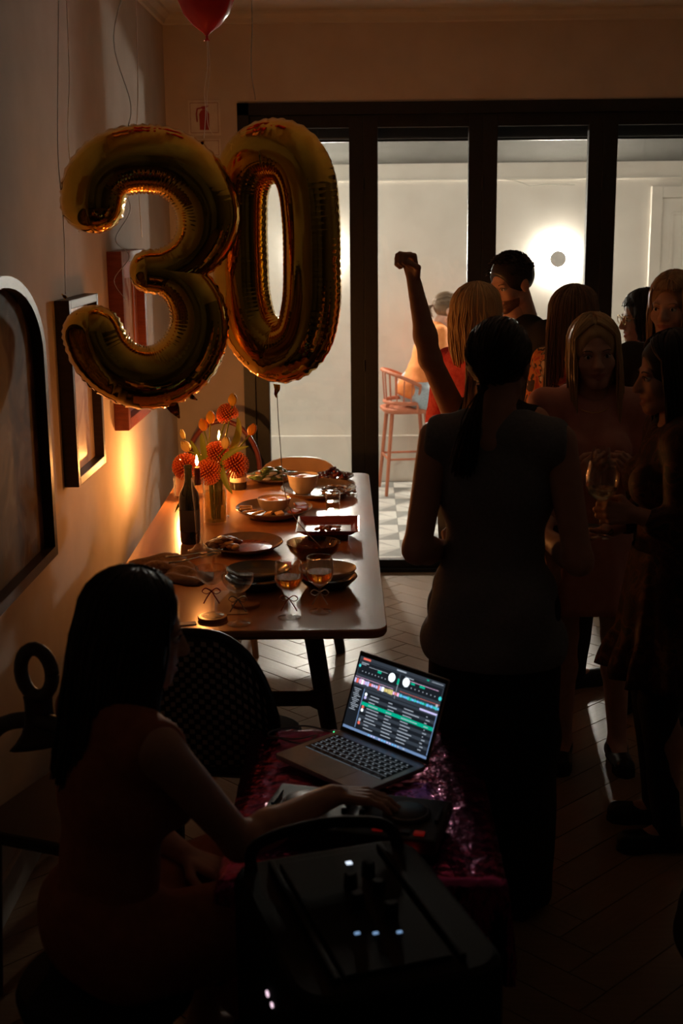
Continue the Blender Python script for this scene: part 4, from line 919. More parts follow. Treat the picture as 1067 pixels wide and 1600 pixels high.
def hair_mesh(sp, male=False):
    """scalp cap plus tapered locks in head space"""
    rg = np.random.default_rng(sp.get('seed', 1)); S = Soup(); st = sp['style']; c = V3((0, -.014, .030)); r = V3((.082, .101, .093))*(1.02 if male else 1)
    zend = sp.get('len', -.3); fl_ = sp.get('front', 42)
    pr = [ell(c, r*.99), ell((0, .105, -.040), (.066, .060, .112), None, True)]
    if st in ('long', 'bob'):
        d = min(-.1, zend*.6 if st == 'long' else zend+.04)
        pr.insert(1, ell((0, -.045, (d)/2-.01), (.078, .055, abs(d)/2+.06)))
    if st == 'short': pr = [ell(c+V3((0, .0, .006)), r*1.0), ell((0, .115, -.05), (.09, .075, .118), None, True), ell((0, -.02, -.10), (.12, .12, .075), None, True)]
    V, F = sdf_mesh(pr, .006, .012); S.add(V, F)
    mb = MB()
    def lock(pts, r0, r1): 
        n = len(pts); mb.tube(pts, [r0*(.55+.45*math.sin(PI*min(1, .15+.6*i/n)))*(1-i/(n-1))+r1*i/(n-1) for i in range(n)], 5, flat=.6)
    N = sp.get('n', 240)
    if st in ('long', 'bob'):
        for i in range(N):
            az = R(fl_+(360-2*fl_)*(i+rg.random())/N); sc = rg.uniform(.985, 1.075); ze = zend+rg.uniform(-.03, .03)*(1 if st == 'long' else .35)
            pts = []; e0 = R(rg.uniform(68, 86))
            for e in np.linspace(e0, R(-4), 6):
                pts.append(c+V3((math.cos(e)*math.sin(az)*r[0], math.cos(e)*math.cos(az)*r[1], math.sin(e)*r[2]))*sc)
            x, y, z = pts[-1]; wv = rg.uniform(0, 6); tuck = sp.get('tuck', .0)
            for t in np.linspace(.15, 1, 7):
                zz = z+(ze-z)*t; f = 1-.10*t if st == 'long' else 1+.05*math.sin(PI*t)-.16*t*t
                fwd = sp.get('fwd', 0)*t*(1 if abs(math.sin(az)) > .5 else 0)
                yb = y*f-(.02*t if math.cos(az) < 0 and st == 'long' else 0)
                pts.append(V3((x*f*(1+.10*t if st == 'long' else 1)+.006*math.sin(wv+5*t), yb+fwd+.006*math.sin(wv*2+4*t), zz)))
            lock(pts, .0075, .0025)
        for i in range(90):                                             # face-framing hair swept from a centre parting
            sg = -1 if i % 2 else 1; u0 = rg.random(); sc = rg.uniform(.99, 1.06); az1 = R(48+14*u0); e0 = 80-30*u0; pts = []
            for t in np.linspace(0, 1, 7):
                az = sg*(R(4+20*(1-u0))+(az1-R(4))*min(1, t*1.15)**.8); e = R(e0-(e0+4)*t**1.25)
                pts.append(c+V3((math.cos(e)*math.sin(az)*r[0], math.cos(e)*math.cos(az)*r[1]*.99, math.sin(e)*r[2]))*sc)
            x, y, z = pts[-1]; ze = zend+rg.uniform(-.03, .03); 
            for t in np.linspace(.2, 1, 6): pts.append(V3((x*(1+.08*math.sin(PI*t*.6)), y*(1-.15*t)+sp.get('fwd', 0)*t, z+(ze-z)*t)))
            lock(pts, .0075, .0025)
    elif st == 'pony':
        for i in range(N):
            az = R(20+320*(i+rg.random())/N); sc = rg.uniform(.985, 1.04); tie = V3(sp.get('tie', (0, -.115, -.03))); pts = []
            e0 = R(rg.uniform(0, 85)); a0 = c+V3((math.cos(e0)*math.sin(az)*r[0], math.cos(e0)*math.cos(az)*r[1], math.sin(e0)*r[2]))*sc
            if a0[1] > .055 and a0[2] < .055: continue
            for t in np.linspace(0, 1, 6):
                p = a0*(1-t)+tie*t; q = (p-c)/r; nq = np.linalg.norm(q); p = c+(p-c)*max(1, sc/nq if t < .9 else 1); pts.append(p)
            e = V3(sp.get('tail', (0, -.12, -.28)))+rg.normal(0, .012, 3); m_ = (tie+e)/2+V3((0, -.03, 0))+rg.normal(0, .006, 3)
            pts += [tie+rg.normal(0, .004, 3)]+[V3(p) for p in spline([tie, m_, e], 3)[1:]]
            lock(pts, .0065, .002)
    elif st == 'short':
        for i in range(N):
            az = rg.uniform(0, 2*PI); e = R(rg.uniform(8, 88)) if abs(math.cos(az)) < .8 or math.cos(az) < 0 else R(rg.uniform(45, 88))
            p = c+V3((math.cos(e)*math.sin(az)*r[0], math.cos(e)*math.cos(az)*r[1], math.sin(e)*r[2]))*1.01; d = unit(p-c)*.6+V3((rg.normal(0, .3), .5, .25)); lock([p-d*.004, p+d*.012, p+unit(d+V3((0, .3, -.2)))*.026], .006, .001)
    if sp.get('fringe'):
        for i in range(46):
            az = R(-48+96*i/45+rg.uniform(-1, 1)); pts = [c+V3((math.cos(R(e))*math.sin(az)*r[0], math.cos(R(e))*math.cos(az)*r[1]*1.03, math.sin(R(e))*r[2]))*rg.uniform(1., 1.05) for e in (80, 60, 40, 25, sp['fringe']+rg.uniform(-3, 3))]
            lock(pts, .0075, .002)
    S.addmb(mb); return S
def person(label, loc, yaw, h, skin, hair, hm, clothes, male=False, arms=None, legs=None, head=(0, 0, 0), lean=0., shoe=True, handres=.0035, twist=0., detail=.009, brow=None, lean_y=0.):
    """one continuous body, hair and clothing as children; joints in a local frame facing +Y"""
    root = thing('person', label, 'person', loc, R(yaw)); s = h/1.70
    inv = Matrix.Rotation(-R(yaw), 3, 'Z'); L0 = Vector(loc)
    def tl(p): v = inv @ (Vector(p)-L0); return V3(v)
    def td(d): return V3(inv @ Vector(d))
    seated = legs is not None; pz = legs['pelvis'][2] if seated else .93*s; pel = V3((0, 0, pz)) if not seated else V3(legs['pelvis'])
    LR = rotm('X', -lean)@rotm('Y', lean_y)@rotm('Z', twist)
    def up(x, y, z): return pel+LR@V3((x*s, y*s, (z-.93)*s))     # torso point from standing template
    w = 1.16 if male else 1.; T_ = []
    T_ += [ell(up(0, .0, 1.25), (.142*w*s, .098*s*w, .17*s), LR), ell(up(0, .0, 1.08), (.118*w*s, .085*s*w, .14*s), LR), ell(up(0, -.005, .95), (.155*s, .108*s, .125*s), LR),
           cap(up(-.145*w, -.005, 1.375), up(.145*w, -.005, 1.375), .056*s), cap(up(0, -.015, 1.37), up(0, .0, 1.50), .056*s, .050*s), cap(up(-.07*w, -.02, 1.40), up(.07*w, -.02, 1.40), .05*s)]
    if not male: T_ += [ell(up(-.068, .085, 1.235), (.055*s, .048*s, .055*s)), ell(up(.068, .085, 1.235), (.055*s, .048*s, .055*s))]
    if not seated: T_ += [ell(up(-.07, -.06, .90), (.085*s, .075*s, .09*s)), ell(up(.07, -.06, .90), (.085*s, .075*s, .09*s))]
    B = list(T_); sh = {}; hands = []; info = {'up': up, 'torso': T_, 's': s, 'sleeve': {}, 'leg': {}, 'pel': pel, 'tl': tl, 'td': td, 'hand': {}}
    for sd, nm in ((-1, 'L'), (1, 'R')):
        S_ = up(sd*.168*w, -.005, 1.385); a = (arms or {}).get(nm)
        if a is None: E = up(sd*(.215*w), -.03, 1.10); Wr = up(sd*(.225*w), .045, .87); D = V3((0, .15, -1)); Np = V3((-sd, .2, 0)); th = V3((0, 1, 0)); cu = .3
        else: E, Wr, D, Np, th, cu = (tl(a['E']), tl(a['W']), td(a['D']), td(a['N']), td(a['T']), a.get('curl', .35))
        ms = 1.18 if male else 1.
        B += [cap(S_, E, .049*s*ms, .038*s*ms), cap(E, E+(Wr-E)*.3, .0385*s*ms, .039*s*ms), cap(E+(Wr-E)*.3, Wr, .039*s*ms, .0255*s*ms)]
        hands.append(hand_prims(Wr, D, Np, th, cu, s*(1.08 if male else 1.))+[cap(Wr-(unit(Wr-E))*.05, Wr+unit(D)*.01, .0285*s*ms, .0235*s*ms)])
        info['sleeve'][nm] = (S_, E, Wr); info['hand'][nm] = (Wr, unit(D))
    for sd, nm in ((-1, 'L'), (1, 'R')):
        if seated: H_, K_, A_, Td = V3(legs['hip'+nm]), V3(legs['knee'+nm]), V3(legs['ank'+nm]), V3(legs.get('toe', (0, 1, 0)))
        else:
            q = (arms or {}).get('leg'+nm); A_ = V3((sd*.095*s, -.02, .085*s)) if q is None else V3(q); H_ = V3((sd*.085*s, 0, .90*s)); K_ = (H_+A_)/2+V3((0, .035*s, .03*s)); Td = V3((sd*.12, 1, 0))
        C_ = K_+(A_-K_)*.32+V3((0, -.018*s, 0) if not seated else (0, 0, 0))
        B += [cap(H_, K_, .083*s, .052*s), cap(K_, C_, .051*s, .053*s), cap(C_, A_, .052*s, .034*s)]
        hl = A_+V3((0, -.03, -.05))*s-unit(Td)*.01*s; tp = V3((A_[0], A_[1], 0))+unit(Td)*.13*s+V3((0, 0, max(.03*s, A_[2]-.06*s)))
        B += [cap(A_, hl, .034*s, .028*s), cap(A_+V3((0, 0, -.02))*s, tp, .032*s, .024*s), cap(hl, tp, .026*s, .024*s)]
        info['leg'][nm] = (H_, K_, A_, hl, tp, unit(Td))
    body = Soup(); V, F = sdf_mesh(B, detail, .022); body.add(V, F)
    hc = up(0, .018, 1.70-.112/s*1.); HM = Matrix.Translation(Vector(hc)) @ Matrix.Rotation(R(head[0]), 4, 'Z') @ Matrix.Rotation(-R(head[1]), 4, 'X') @ Matrix.Rotation(R(head[2]), 4, 'Y')
    V, F = head_mesh(male); fc = V[F].mean(1)
    ax_ = np.abs(fc[:, 0])/.028; mi = np.where((ax_ < 1) & (fc[:, 1] > .070) & (np.abs(fc[:, 2]-(-.0685+.0105*ax_**2)) < .0105*(1-ax_**2)+.001), 1, 0)
    if male: mi = np.where((mi == 0) & (fc[:, 2] < -.052) & (fc[:, 2] > -.125) & (fc[:, 1] > .02) & ~((fc[:, 1] < .045) & (fc[:, 2] < -.105)), 4, mi)
    body.add(V, F, mi, HM)
    for sg in (-1, 1):
        e = MB().ell((sg*.031, .0735, -.003), (.0125, .0118, .0088), 14); body.addmb(e, 2, HM)
        e = MB().ell((sg*.031, .0822, -.0030), (.0056, .0040, .0060), 10); body.addmb(e, 3, HM)
        e = MB().tube(spline([(sg*.016, .0875, .0145), (sg*.032, .086, .0195), (sg*.048, .074, .0150)], 4), [.0022]*4+[.0024]*3+[.0012]*2, 6, flat=.6); body.addmb(e, 4, HM)
        e = MB().tube(spline([(sg*.0185, .0845, -.002), (sg*.031, .0885, .0065), (sg*.0435, .0785, .0)], 4), [.0016]*9, 6); body.addmb(e, 4, HM)
    for hp in hands: V, F = sdf_mesh(hp, handres, .005); body.add(V, F)
    body.build('body', [skin, m_lip, m_white, m_iris, hm if brow is None else brow], root)
    hs = hair_mesh(hair, male); hv = Soup(); hv.V = [np.concatenate(hs.V)@np.array(HM)[:3, :3].T+np.array(HM)[:3, 3]]; hv.F = hs.F; hv.mi = hs.mi; hv.n = hs.n; hv.build('hair', hm, root)
    info['HM'] = HM; info['hc'] = hc; info['root'] = root
    for c_ in clothes: c_(info)
    return info
def folds(amp, fx=40., fz=11.):
    def f(P, F): return F+amp*np.sin(P[..., 0]*fx+3*np.sin(P[..., 2]*fz))*np.cos(P[..., 2]*fz*1.7+P[..., 1]*17)
    return f
def Top(name, m, hem=.98, neck=.085, neckz=1.485, sleeve=0., infl=.013, vneck=0., open_back=None, extra=0.):
    """fitted upper garment; sleeve 0..2 = how far down the arm"""
    def g(i):
        s = i['s']; up = i['up']; pr = list(i['torso'][:4])+i['torso'][5:]
        if extra: pr.append(ell(up(0, 0, hem+.05), (.16*s+extra, .115*s+extra, .12*s)))
        for nm in ('L', 'R'):
            S_, E, Wr = i['sleeve'][nm]
            if sleeve > 0:
                e = S_+(E-S_)*min(1, sleeve); pr.append(cap(S_, e, .052*s, (.052-.008*min(1, sleeve))*s))
                if sleeve > 1: pr.append(cap(E, E+(Wr-E)*(sleeve-1), .045*s, .036*s))
        pr.append(ell(up(0, .03, neckz), (neck*s, neck*1.05*s, .085*s), None, True))
        if vneck: pr.append(ell(up(0, .12, 1.40), (.045*s, .07*s, vneck*s), None, True))
        if not sleeve:
            for sd in (-1, 1): pr.append(ell(up(sd*.225, -.005, 1.375), (.06*s, .09*s, .105*s), None, True))
        fz = folds(.0022)
        hz = up(0, 0, hem); nz = unit(up(0, 0, 1.2)-up(0, 0, 1.0))
        def post(P, F):
            F = fz(P, F); armspace = 0
            return np.maximum(F, -(((P-hz)@nz))) if not sleeve or sleeve <= 1 else np.maximum(F, np.where(np.linalg.norm(P[..., :2]-hz[:2], axis=-1) < .21*s, -((P-hz)@nz), -1))
        V, F = sdf_mesh(pr, .009, .02, infl, post); S = Soup(); S.add(V, F); S.build(name, m, i['root'])
    return g
def Skirt(name, m, z0, z1, r0, r1, flutes=9, amp=.012, sq=.75, cx=0., cy=0., ruffle=0.):
    def g(i):
        s = i['s']; n = 96; V = []; F = []; rows = []
        zs = list(np.linspace(z0*s, z1*s, 16))
        for k, z in enumerate(zs):
            t = k/15; bell = r0+(r1-r0)*(t**.8)
            if ruffle and t > .7: bell += ruffle*math.sin((t-.7)/.3*PI/2)
            rows.append((z, bell, amp*t*(1 if t < .7 or not ruffle else 2.2)))
        rows += [(z, b-.008, a) for z, b, a in rows[::-1]]
        for z, b, a in rows:
            for j in range(n):
                an = 2*PI*j/n; w = a*(math.sin(an*flutes+.7*math.sin(an*3))+.4*math.sin(an*flutes*1.7+1)); V.append((cx+(b+w)*math.cos(an), cy+(b*sq+w)*math.sin(an), z))
        for k in range(len(rows)-1):
            for j in range(n): F.append((k*n+j, (k+1)*n+j, (k+1)*n+(j+1) % n, k*n+(j+1) % n))
        S = Soup(); S.add(V, F); S.build(name, m, i['root'])
    return g
def Trousers(name, m, r0=.10, r1=.09, zend=.05):
    def g(i):
        s = i['s']; pr = [i['torso'][2], ell(i['up'](-.07, -.05, .90), (.09*s, .08*s, .09*s)), ell(i['up'](.07, -.05, .90), (.09*s, .08*s, .09*s))]
        for nm in ('L', 'R'):
            H_, K_, A_ = i['leg'][nm][:3]; e = A_+V3((0, 0, -.03)); pr += [cap(H_, K_, r0*s, (r0+r1)/2*s*.9), cap(K_, e, (r0+r1)/2*s*.88, r1*s*.8)]
        top = i['up'](0, 0, 1.04)[2]
        V, F = sdf_mesh(pr, .009, .025, .008, lambda P, F: np.maximum(np.maximum(folds(.004, 30, 7)(P, F), P[..., 2]-top), .035-P[..., 2])); S = Soup(); S.add(V, F); S.build(name, m, i['root'])
    return g
m_shoe = M('black_leather', (.014, .012, .011), rough=.3); m_sole = M('rubber_sole', (.03, .028, .026), rough=.7)
def Shoes(m=None, chunky=False, name='shoe'):
    def g(i):
        s = i['s']
        for nm in ('L', 'R'):
            H_, K_, A_, hl, tp, Td = i['leg'][nm]; b0 = max(0.004, hl[2]-.03*s-.012); pr = [cap((hl[0], hl[1], b0+.03*s), (tp[0], tp[1], b0+.028*s), .036*s, .034*s), cap(hl+V3((0, 0, .0)), V3((A_[0], A_[1], hl[2]+.03*s)), .036*s, .038*s)]
            V, F = sdf_mesh(pr, .006, .015, .004, lambda P, F: np.maximum(F, b0+.001-P[..., 2])); S = Soup(); S.add(V, F); sh = S.build(name, m or m_shoe, i['root'])
            d = Vector(tp-hl); d.z = 0; L_ = d.length+.075*s; cpt = (hl+tp)/2; q = MB(); a = math.atan2(d.y, d.x); hh = .03 if chunky else .012
            pol = [(x*L_/2, y*.04*s) for x, y in ((-1, -.6), (-.8, -.9), (0, -.75), (.5, -1.05), (.85, -.85), (1, -.2), (1, .2), (.85, .85), (.5, 1.05), (0, .75), (-.8, .9), (-1, .6))]
            q.prism(pol, 0.001 if b0 < .05 else b0, (0.001 if b0 < .05 else b0)+hh, M4=Matrix.Translation((cpt[0], cpt[1], 0)) @ Matrix.Rotation(a, 4, 'Z')); q.build('sole', m_sole, sh)
    return g
def Arm(E, W, D, N, T, curl=.35): return dict(E=E, W=W, D=D, N=N, T=T, curl=curl)
# ------------------------------------------------------------------ the guests
m_grey = M('grey_linen', (.18, .18, .19), (.22, .22, .23), rough=.85, scale=120, bump=.1); m_blk = M('black_cloth', (.012, .011, .011), rough=.85, scale=80)
m_pink = M('pink_satin', (.62, .26, .19), (.68, .31, .23), rough=.5, scale=30, sheen=.2); m_red = M('red_lace', (.55, .025, .03), (.66, .06, .06), rough=.7, scale=70, bump=.4)
m_flor = FLORAL('dark_floral', [(.020, .006, .006), (.05, .013, .009), (.10, .04, .02), (.025, .02, .014)], 16); m_oflor = FLORAL('orange_floral', [(.50, .07, .02), (.62, .20, .04), (.05, .03, .03), (.6, .45, .3)], 15)
m_orange = M('orange_cotton', (.78, .24, .06), (.84, .29, .08), rough=.8, scale=40); m_denim = M('light_denim', (.34, .42, .48), (.45, .53, .58), rough=.85, scale=90); m_rust = M('rust_cotton', (.32, .09, .035), (.38, .12, .05), rough=.8, scale=40, bump=.1)
m_jean = M('dark_denim', (.03, .035, .05), rough=.85, scale=90); m_gold2 = M('gold_jewellery', (.8, .55, .2), rough=.15, metal=1); m_pearl = M('pearl', (.8, .78, .74), rough=.12)

person('woman in a grey vest with a dark ponytail, her back to the camera', (.345, 3.35, 0), -14, 1.645, m_skin2, dict(style='pony', tie=(-.01, -.108, -.055), tail=(-.05, -.12, -.27), n=230, seed=3), m_hblack,
       [Trousers('trousers', m_blk, .095, .105), Top('vest', m_grey, hem=.76, neck=.078, extra=.028, infl=.021), Shoes(chunky=True)],
       arms=dict(L=Arm((.132, 3.29, 1.055), (.235, 3.50, 1.00), (.5, .85, .1), (.4, -.2, 1), (-.3, .3, 1), .5), R=Arm((.552, 3.24, 1.035), (.50, 3.49, 1.04), (-.35, .9, .1), (-.4, -.2, 1), (.3, .3, 1), .5)), head=(-8, 6, 0))
person('woman hidden behind the grey vest, one bare arm raised with a fist', (.43, 4.24, 0), -35, 1.555, m_skin2, dict(style='long', len=-.26, n=200, seed=4), m_hlight,
       [Top('blouse', m_blk, hem=.95), Skirt('skirt', m_blk, 1.0, .55, .13, .2), Shoes()],
       arms=dict(L=Arm((.205, 4.10, 1.475), (.150, 4.05, 1.725), (-.22, -.1, 1), (-.75, -.6, -.1), (.5, -.75, .1), .95)), head=(0, 5, 0))
w2 = person('smiling woman with long blond hair in a short pink dress facing the camera', (.765, 4.33, 0), 176, 1.585, m_skin, dict(style='long', len=-.34, front=52, n=280, seed=5, fwd=.03), m_hblond,
       [Top('bodice', m_pink, hem=.92, sleeve=1.75, neck=.08), Skirt('skirt', m_pink, 1.02, .625, .135, .185, flutes=7, amp=.008), Shoes(chunky=True, name='sandal')],
       arms=dict(R=Arm((.588, 4.31, 1.04), (.690, 4.115, 1.075), (.35, -.55, .55), (.5, .4, .3), (-.2, -.2, 1), .55), L=Arm((.955, 4.30, 1.04), (.865, 4.10, 1.075), (-.3, -.5, .6), (-.6, .4, .2), (.1, -.3, 1), .6), legR=(.065, 0, .08), legL=(-.13, .0, .08)), head=(2, 4, 4), brow=m_hbrown)
S = Soup()
for sg in (-1, 1): S.addmb(MB().tube([(sg*.078, -.004, -.04), (sg*.081, -.004, -.055), (sg*.082, -.003, -.075)], [.002, .004, .006], 8), 0, w2['HM'])
S.build('earrings', m_gold2, w2['root'])
S = Soup(); S.addmb(MB().tube([Vector(w2['up'](.062*math.cos(a), .05+.062*math.sin(a)*.9-.01, 1.40-.03*math.sin(a))) for a in [PI*i/14*2 for i in range(15)]], .0018, 6)); S.build('necklace', m_gold2, w2['root'])
person('woman with black hair in profile at right wearing a dark floral dress', (.905, 3.75, 0), 88, 1.575, m_skin2, dict(style='long', len=-.30, front=58, n=260, seed=6), m_hblack,
       [Top('bodice', m_flor, hem=.92, sleeve=1.5, neck=.085), Skirt('ruffled_skirt', m_flor, 1.02, .60, .14, .20, flutes=11, amp=.010, ruffle=.035), Trousers('tights', m_blk, .075, .045), Shoes()],
       arms=dict(L=Arm((.895, 3.56, 1.035), (.765, 3.565, 1.085), (-1, .05, .05), (.1, .8, -.2), (0, .3, 1), .62), R=Arm((.88, 3.93, 1.02), (.735, 3.83, .97), (-.9, -.35, 0), (0, 0, 1), (0, -.9, 0), .15)), head=(4, 6, 0))
person('man in a black shirt bending his head to talk', (.635, 5.55, 0), 128, 1.755, m_skin2, dict(style='short', n=320, seed=7), m_hdark,
       [Trousers('trousers', m_jean, .10, .085), Top('shirt', m_blk, hem=.86, sleeve=.75, neck=.068, neckz=1.515, infl=.018), Shoes()], male=True, head=(-2, 13, 0), brow=M('stubble', (.14, .075, .05), (.2, .11, .075), rough=.8, scale=200))
person('woman with a straight blond bob in a red lace top seen from behind', (.425, 5.0, 0), -58, 1.66, m_skin, dict(style='bob', len=-.185, n=260, seed=8, front=46), m_hblond,
       [Top('lace_top', m_red, hem=.93, sleeve=.9, neck=.075), Trousers('trousers', m_jean), Shoes()], head=(-4, 0, 0))
person('woman with long brown hair in an orange floral top turned away', (.83, 5.17, 0), -62, 1.64, m_skin2, dict(style='long', len=-.42, n=280, seed=9, front=50), m_hbrown,
       [Top('floral_top', m_oflor, hem=.90, sleeve=1.4, neck=.08, infl=.018), Trousers('trousers', m_blk, .082, .055), Shoes(chunky=True)], head=(-6, 0, 0))
person('tall woman with a light brown fringe at the right edge', (1.14, 4.80, 0), 142, 1.705, m_skin, dict(style='long', len=-.3, n=240, seed=10, fringe=22, front=46), m_hlight,
       [Top('dark_top', m_blk, hem=.93, sleeve=.4), Trousers('trousers', m_blk), Shoes()], head=(4, 4, 0))
w6 = person('woman with glasses and a dark short bob near the right door post', (1.275, 5.90, 0), 94, 1.585, m_skin2, dict(style='bob', len=-.10, n=220, seed=11, fringe=18, front=46), m_hblack,
       [Top('camisole', m_red, hem=.93, neck=.1), Skirt('skirt', m_blk, 1.0, .5, .14, .24), Shoes()], head=(4, 6, 0))
S = Soup(); q = MB()
for sg in (-1, 1):
    q.tube([(sg*.034+.023*math.cos(a), .098, -.001+.019*math.sin(a)) for a in [2*PI*k/18 for k in range(19)]], .0016, 6, cap=False); q.tube([(sg*.057, .096, .004), (sg*.076, .05, .006), (sg*.080, .0, .004)], .0014, 6)
q.tube([(-.011, .099, .003), (0, .104, .005), (.011, .099, .003)], .0014, 6); S.addmb(q, 0, w6['HM']); S.build('glasses', m_gold2, w6['root'])
S = Soup()
for sg in (-1, 1): S.addmb(MB().ell((sg*.08, -.004, -.048), (.008,)*3, 12), 0, w6['HM'])
S.build('pearl_earrings', m_pearl, w6['root'])
# seated guest outside
def SeatCloth(name, m, r=.105, upto=1.0, drop=0.):
    def g(i):
        s = i['s']; pr = [ell(i['up'](0, 0, .95), (.165*s, .12*s, .13*s))]
        ks = []
        for nm in ('L', 'R'):
            H_, K_, A_ = i['leg'][nm][:3]; e = H_+(K_-H_)*upto; pr.append(cap(H_, e, r*s, r*s*.85)); ks.append(e)
            if drop: pr.append(cap(K_, K_+(A_-K_)*drop, r*s*.8, r*s*.9))
        if drop: pr += [cap(ks[0], ks[1], r*s*.8), cap(ks[0]*.9+(0, 0, -.1), ks[1]*.9+(0, 0, -.1), r*s*.7)]
        V, F = sdf_mesh(pr, .009, .03, .012, folds(.004, 45, 14)); S = Soup(); S.add(V, F); S.build(name, m, i['root'])
    return g
st = thing('bar_stool', 'terracotta spindle back bar stool in the courtyard', 'stool', (.285, 9.12, 0), R(-82))
m_terra = M('terracotta_paint', (.50, .16, .08), (.56, .19, .10), rough=.5, scale=20)
slab(rrect(.36, .36, .12), .585, .62, .008).build('seat', m_terra, st, smooth=3)
for sx in (-1, 1):
    for sy in (-1, 1): MB().tube([(sx*.12, sy*.12, .59), (sx*.17, sy*.17, 0)], [.015, .012], 8).build('leg', m_terra, st, smooth=2)
for a, b in (((-.15, -.15), (.15, -.15)), ((-.15, .15), (.15, .15)), ((-.15, -.15), (-.15, .15)), ((.15, -.15), (.15, .15))): MB().tube([(a[0], a[1], .26), (b[0], b[1], .26)], .008, 8).build('footrest', m_terra, st, smooth=2)
arc = [(.21*math.sin(a), -.19*math.cos(a)+.02, .885-.10*(abs(a)/R(105))**2) for a in [R(-105+210*i/24) for i in range(25)]]
MB().tube(arc, .014, 8).build('top_rail', m_terra, st, smooth=2)
arc2 = [(.185*math.sin(a), -.165*math.cos(a)+.01, .66) for a in [R(-105+210*i/24) for i in range(25)]]
MB().tube(arc2, .014, 8).build('lower_rail', m_terra, st, smooth=2)
for i in range(2, 23, 2): MB().tube([arc2[i], arc[i]], .005, 6).build('spindle', m_terra, st, smooth=2)
for i in (0, 24): MB().tube([(arc2[i][0], arc2[i][1], .60), arc2[i], arc[i]], .010, 6).build('arm_post', m_terra, st, smooth=2)
w8 = person('woman in an orange shirt and denim shorts seated on the bar stool outside', (.36, 9.11, 0), -80, 1.60, m_skin, dict(style='pony', tie=(0, -.11, .02), tail=(0, -.13, -.06), n=160, seed=12), m_hbrown,
       [Top('orange_shirt', m_orange, hem=.86, sleeve=.85, neck=.08, infl=.022), SeatCloth('denim_shorts', m_denim, .10, .5), Shoes()],
       legs=dict(pelvis=(0, -.02, .735), hipL=(-.085, .03, .70), hipR=(.085, .03, .70), kneeL=(-.11, .40, .71), kneeR=(.11, .40, .71), ankL=(-.1, .36, .34), ankR=(.1, .36, .34)), lean=22,
       arms=dict(R=Arm((.52, 8.90, 1.02), (.70, 8.98, .86), (.9, .2, -.2), (0, 0, -1), (0, 1, 0), .3), L=Arm((.50, 9.33, 1.02), (.70, 9.22, .86), (.9, -.2, -.2), (0, 0, -1), (0, -1, 0), .3)), head=(-4, 10, 0), handres=.005)
S = Soup(); q = MB()
for sg in (-1, 1): q.ell((sg*.035, .062, .096), (.024, .010, .02), 10)
q.tube([(-.05, .06, .1), (0, .075, .102), (.05, .06, .1)], .003, 6)
for sg in (-1, 1): q.tube([(sg*.058, .06, .098), (sg*.082, .0, .06)], .0025, 6)
S.addmb(q, 0, w8['HM']); S.build('sunglasses', m_redwood, w8['root'])
# ------------------------------------------------------------------ glasses and plate in the guests' hands
def wineglass(label, x, y, z, sc=1., fill=None):
    s = thing('wine_glass', label, 'glass', (x, y, z))
    MB().lathe([(r*sc, zz*sc) for r, zz in ((.001, 0), (.034, 0), (.035, .002), (.012, .005), (.0045, .012), (.0038, .06), (.0045, .095), (.014, .103), (.036, .122), (.046, .15), (.045, .18), (.037, .215), (.036, .215), (.0438, .18), (.0448, .15), (.035, .124), (.013, .106), (.001, .104))], 36).build('glass_wall', m_glass, s, smooth=2)
    if fill: MB().lathe([(r*sc, zz*sc) for r, zz in ((.001, .1045), (.0125, .107), (.034, .1255), (.0405, .138), (.001, .138))], 32).build('drink', fill, s, smooth=2)
    return s
m_wht = M('pale_wine', (.85, .72, .45), rough=.02, trans=1., ior=1.33)
wineglass('large wine glass held by the woman in profile at right', .668, 3.575, 1.015, 1.05, m_wht)
wineglass('small wine glass held by the smiling blond woman', .752, 4.055, 1.04, .72, m_drink)
o = plate('dark round plate carried by the woman in profile at right', .655, 3.80, .095, .016, m_cerb, z=.965)

# ------------------------------------------------------------------ DJ corner: desk, foil cloth, laptop, controller
m_foil = M('magenta_foil', (.38, .05, .20), (.50, .08, .28), rough=.18, metal=1., scale=35, bump=.6, detail=4)
DX, DY, DZt = -.015, 2.785, .585
dk = thing('dj_desk', 'small folding desk under a shiny magenta foil cover', 'desk', (DX, DY, 0))
slab(rrect(.56, .78, .02), DZt-.025, DZt, .003).build('desk_top', m_blk, dk, smooth=3)
for sx in (-1, 1):
    for sy in (-1, 1): MB().tube([(sx*.23, sy*.33, DZt-.02), (sx*.25, sy*.36, 0)], .014, 8).build('leg', m_black, dk, smooth=2)
q = MB(); V = []; F = []; nx, ny = 60, 84
rg = np.random.default_rng(3); ph = rg.uniform(0, 6, 12)
def wr(x, y): return .004*(math.sin(x*95+ph[0]+3*math.sin(y*31))*math.sin(y*83+ph[1]+2*math.sin(x*40))+.6*math.sin(x*170+y*140+ph[2])*math.sin(y*200-x*90+ph[3]))
for j in range(ny+1):
    for i in range(nx+1):
        a = -.46+.92*i/nx; b = -.62+1.24*j/ny; ex = max(0, abs(a)-.285); ey = max(0, abs(b)-.395)
        x = max(-.285, min(.285, a)); y = max(-.395, min(.395, b)); dr = max(ex, ey)
        z = DZt+.006+abs(wr(a, b))-dr*1.0; x += math.copysign(min(ex, .01)+(.004+.5*wr(b*1.3, a))*(ex > 0)+.10*ex*(ey > 0), a); y += math.copysign(min(ey, .01)+(.004+.5*wr(a*1.3, b))*(ey > 0)+.10*ey*(ex > 0), b)
        V.append((x, y, z))
for j in range(ny):
    for i in range(nx): F.append((j*(nx+1)+i, j*(nx+1)+i+1, (j+1)*(nx+1)+i+1, (j+1)*(nx+1)+i))
fo = q.add(V, F).build('foil_cover', m_foil, loc=(DX, DY, 0), smooth=True); tag(fo, 'crinkled magenta foil cover spread over the desk', 'table cover')
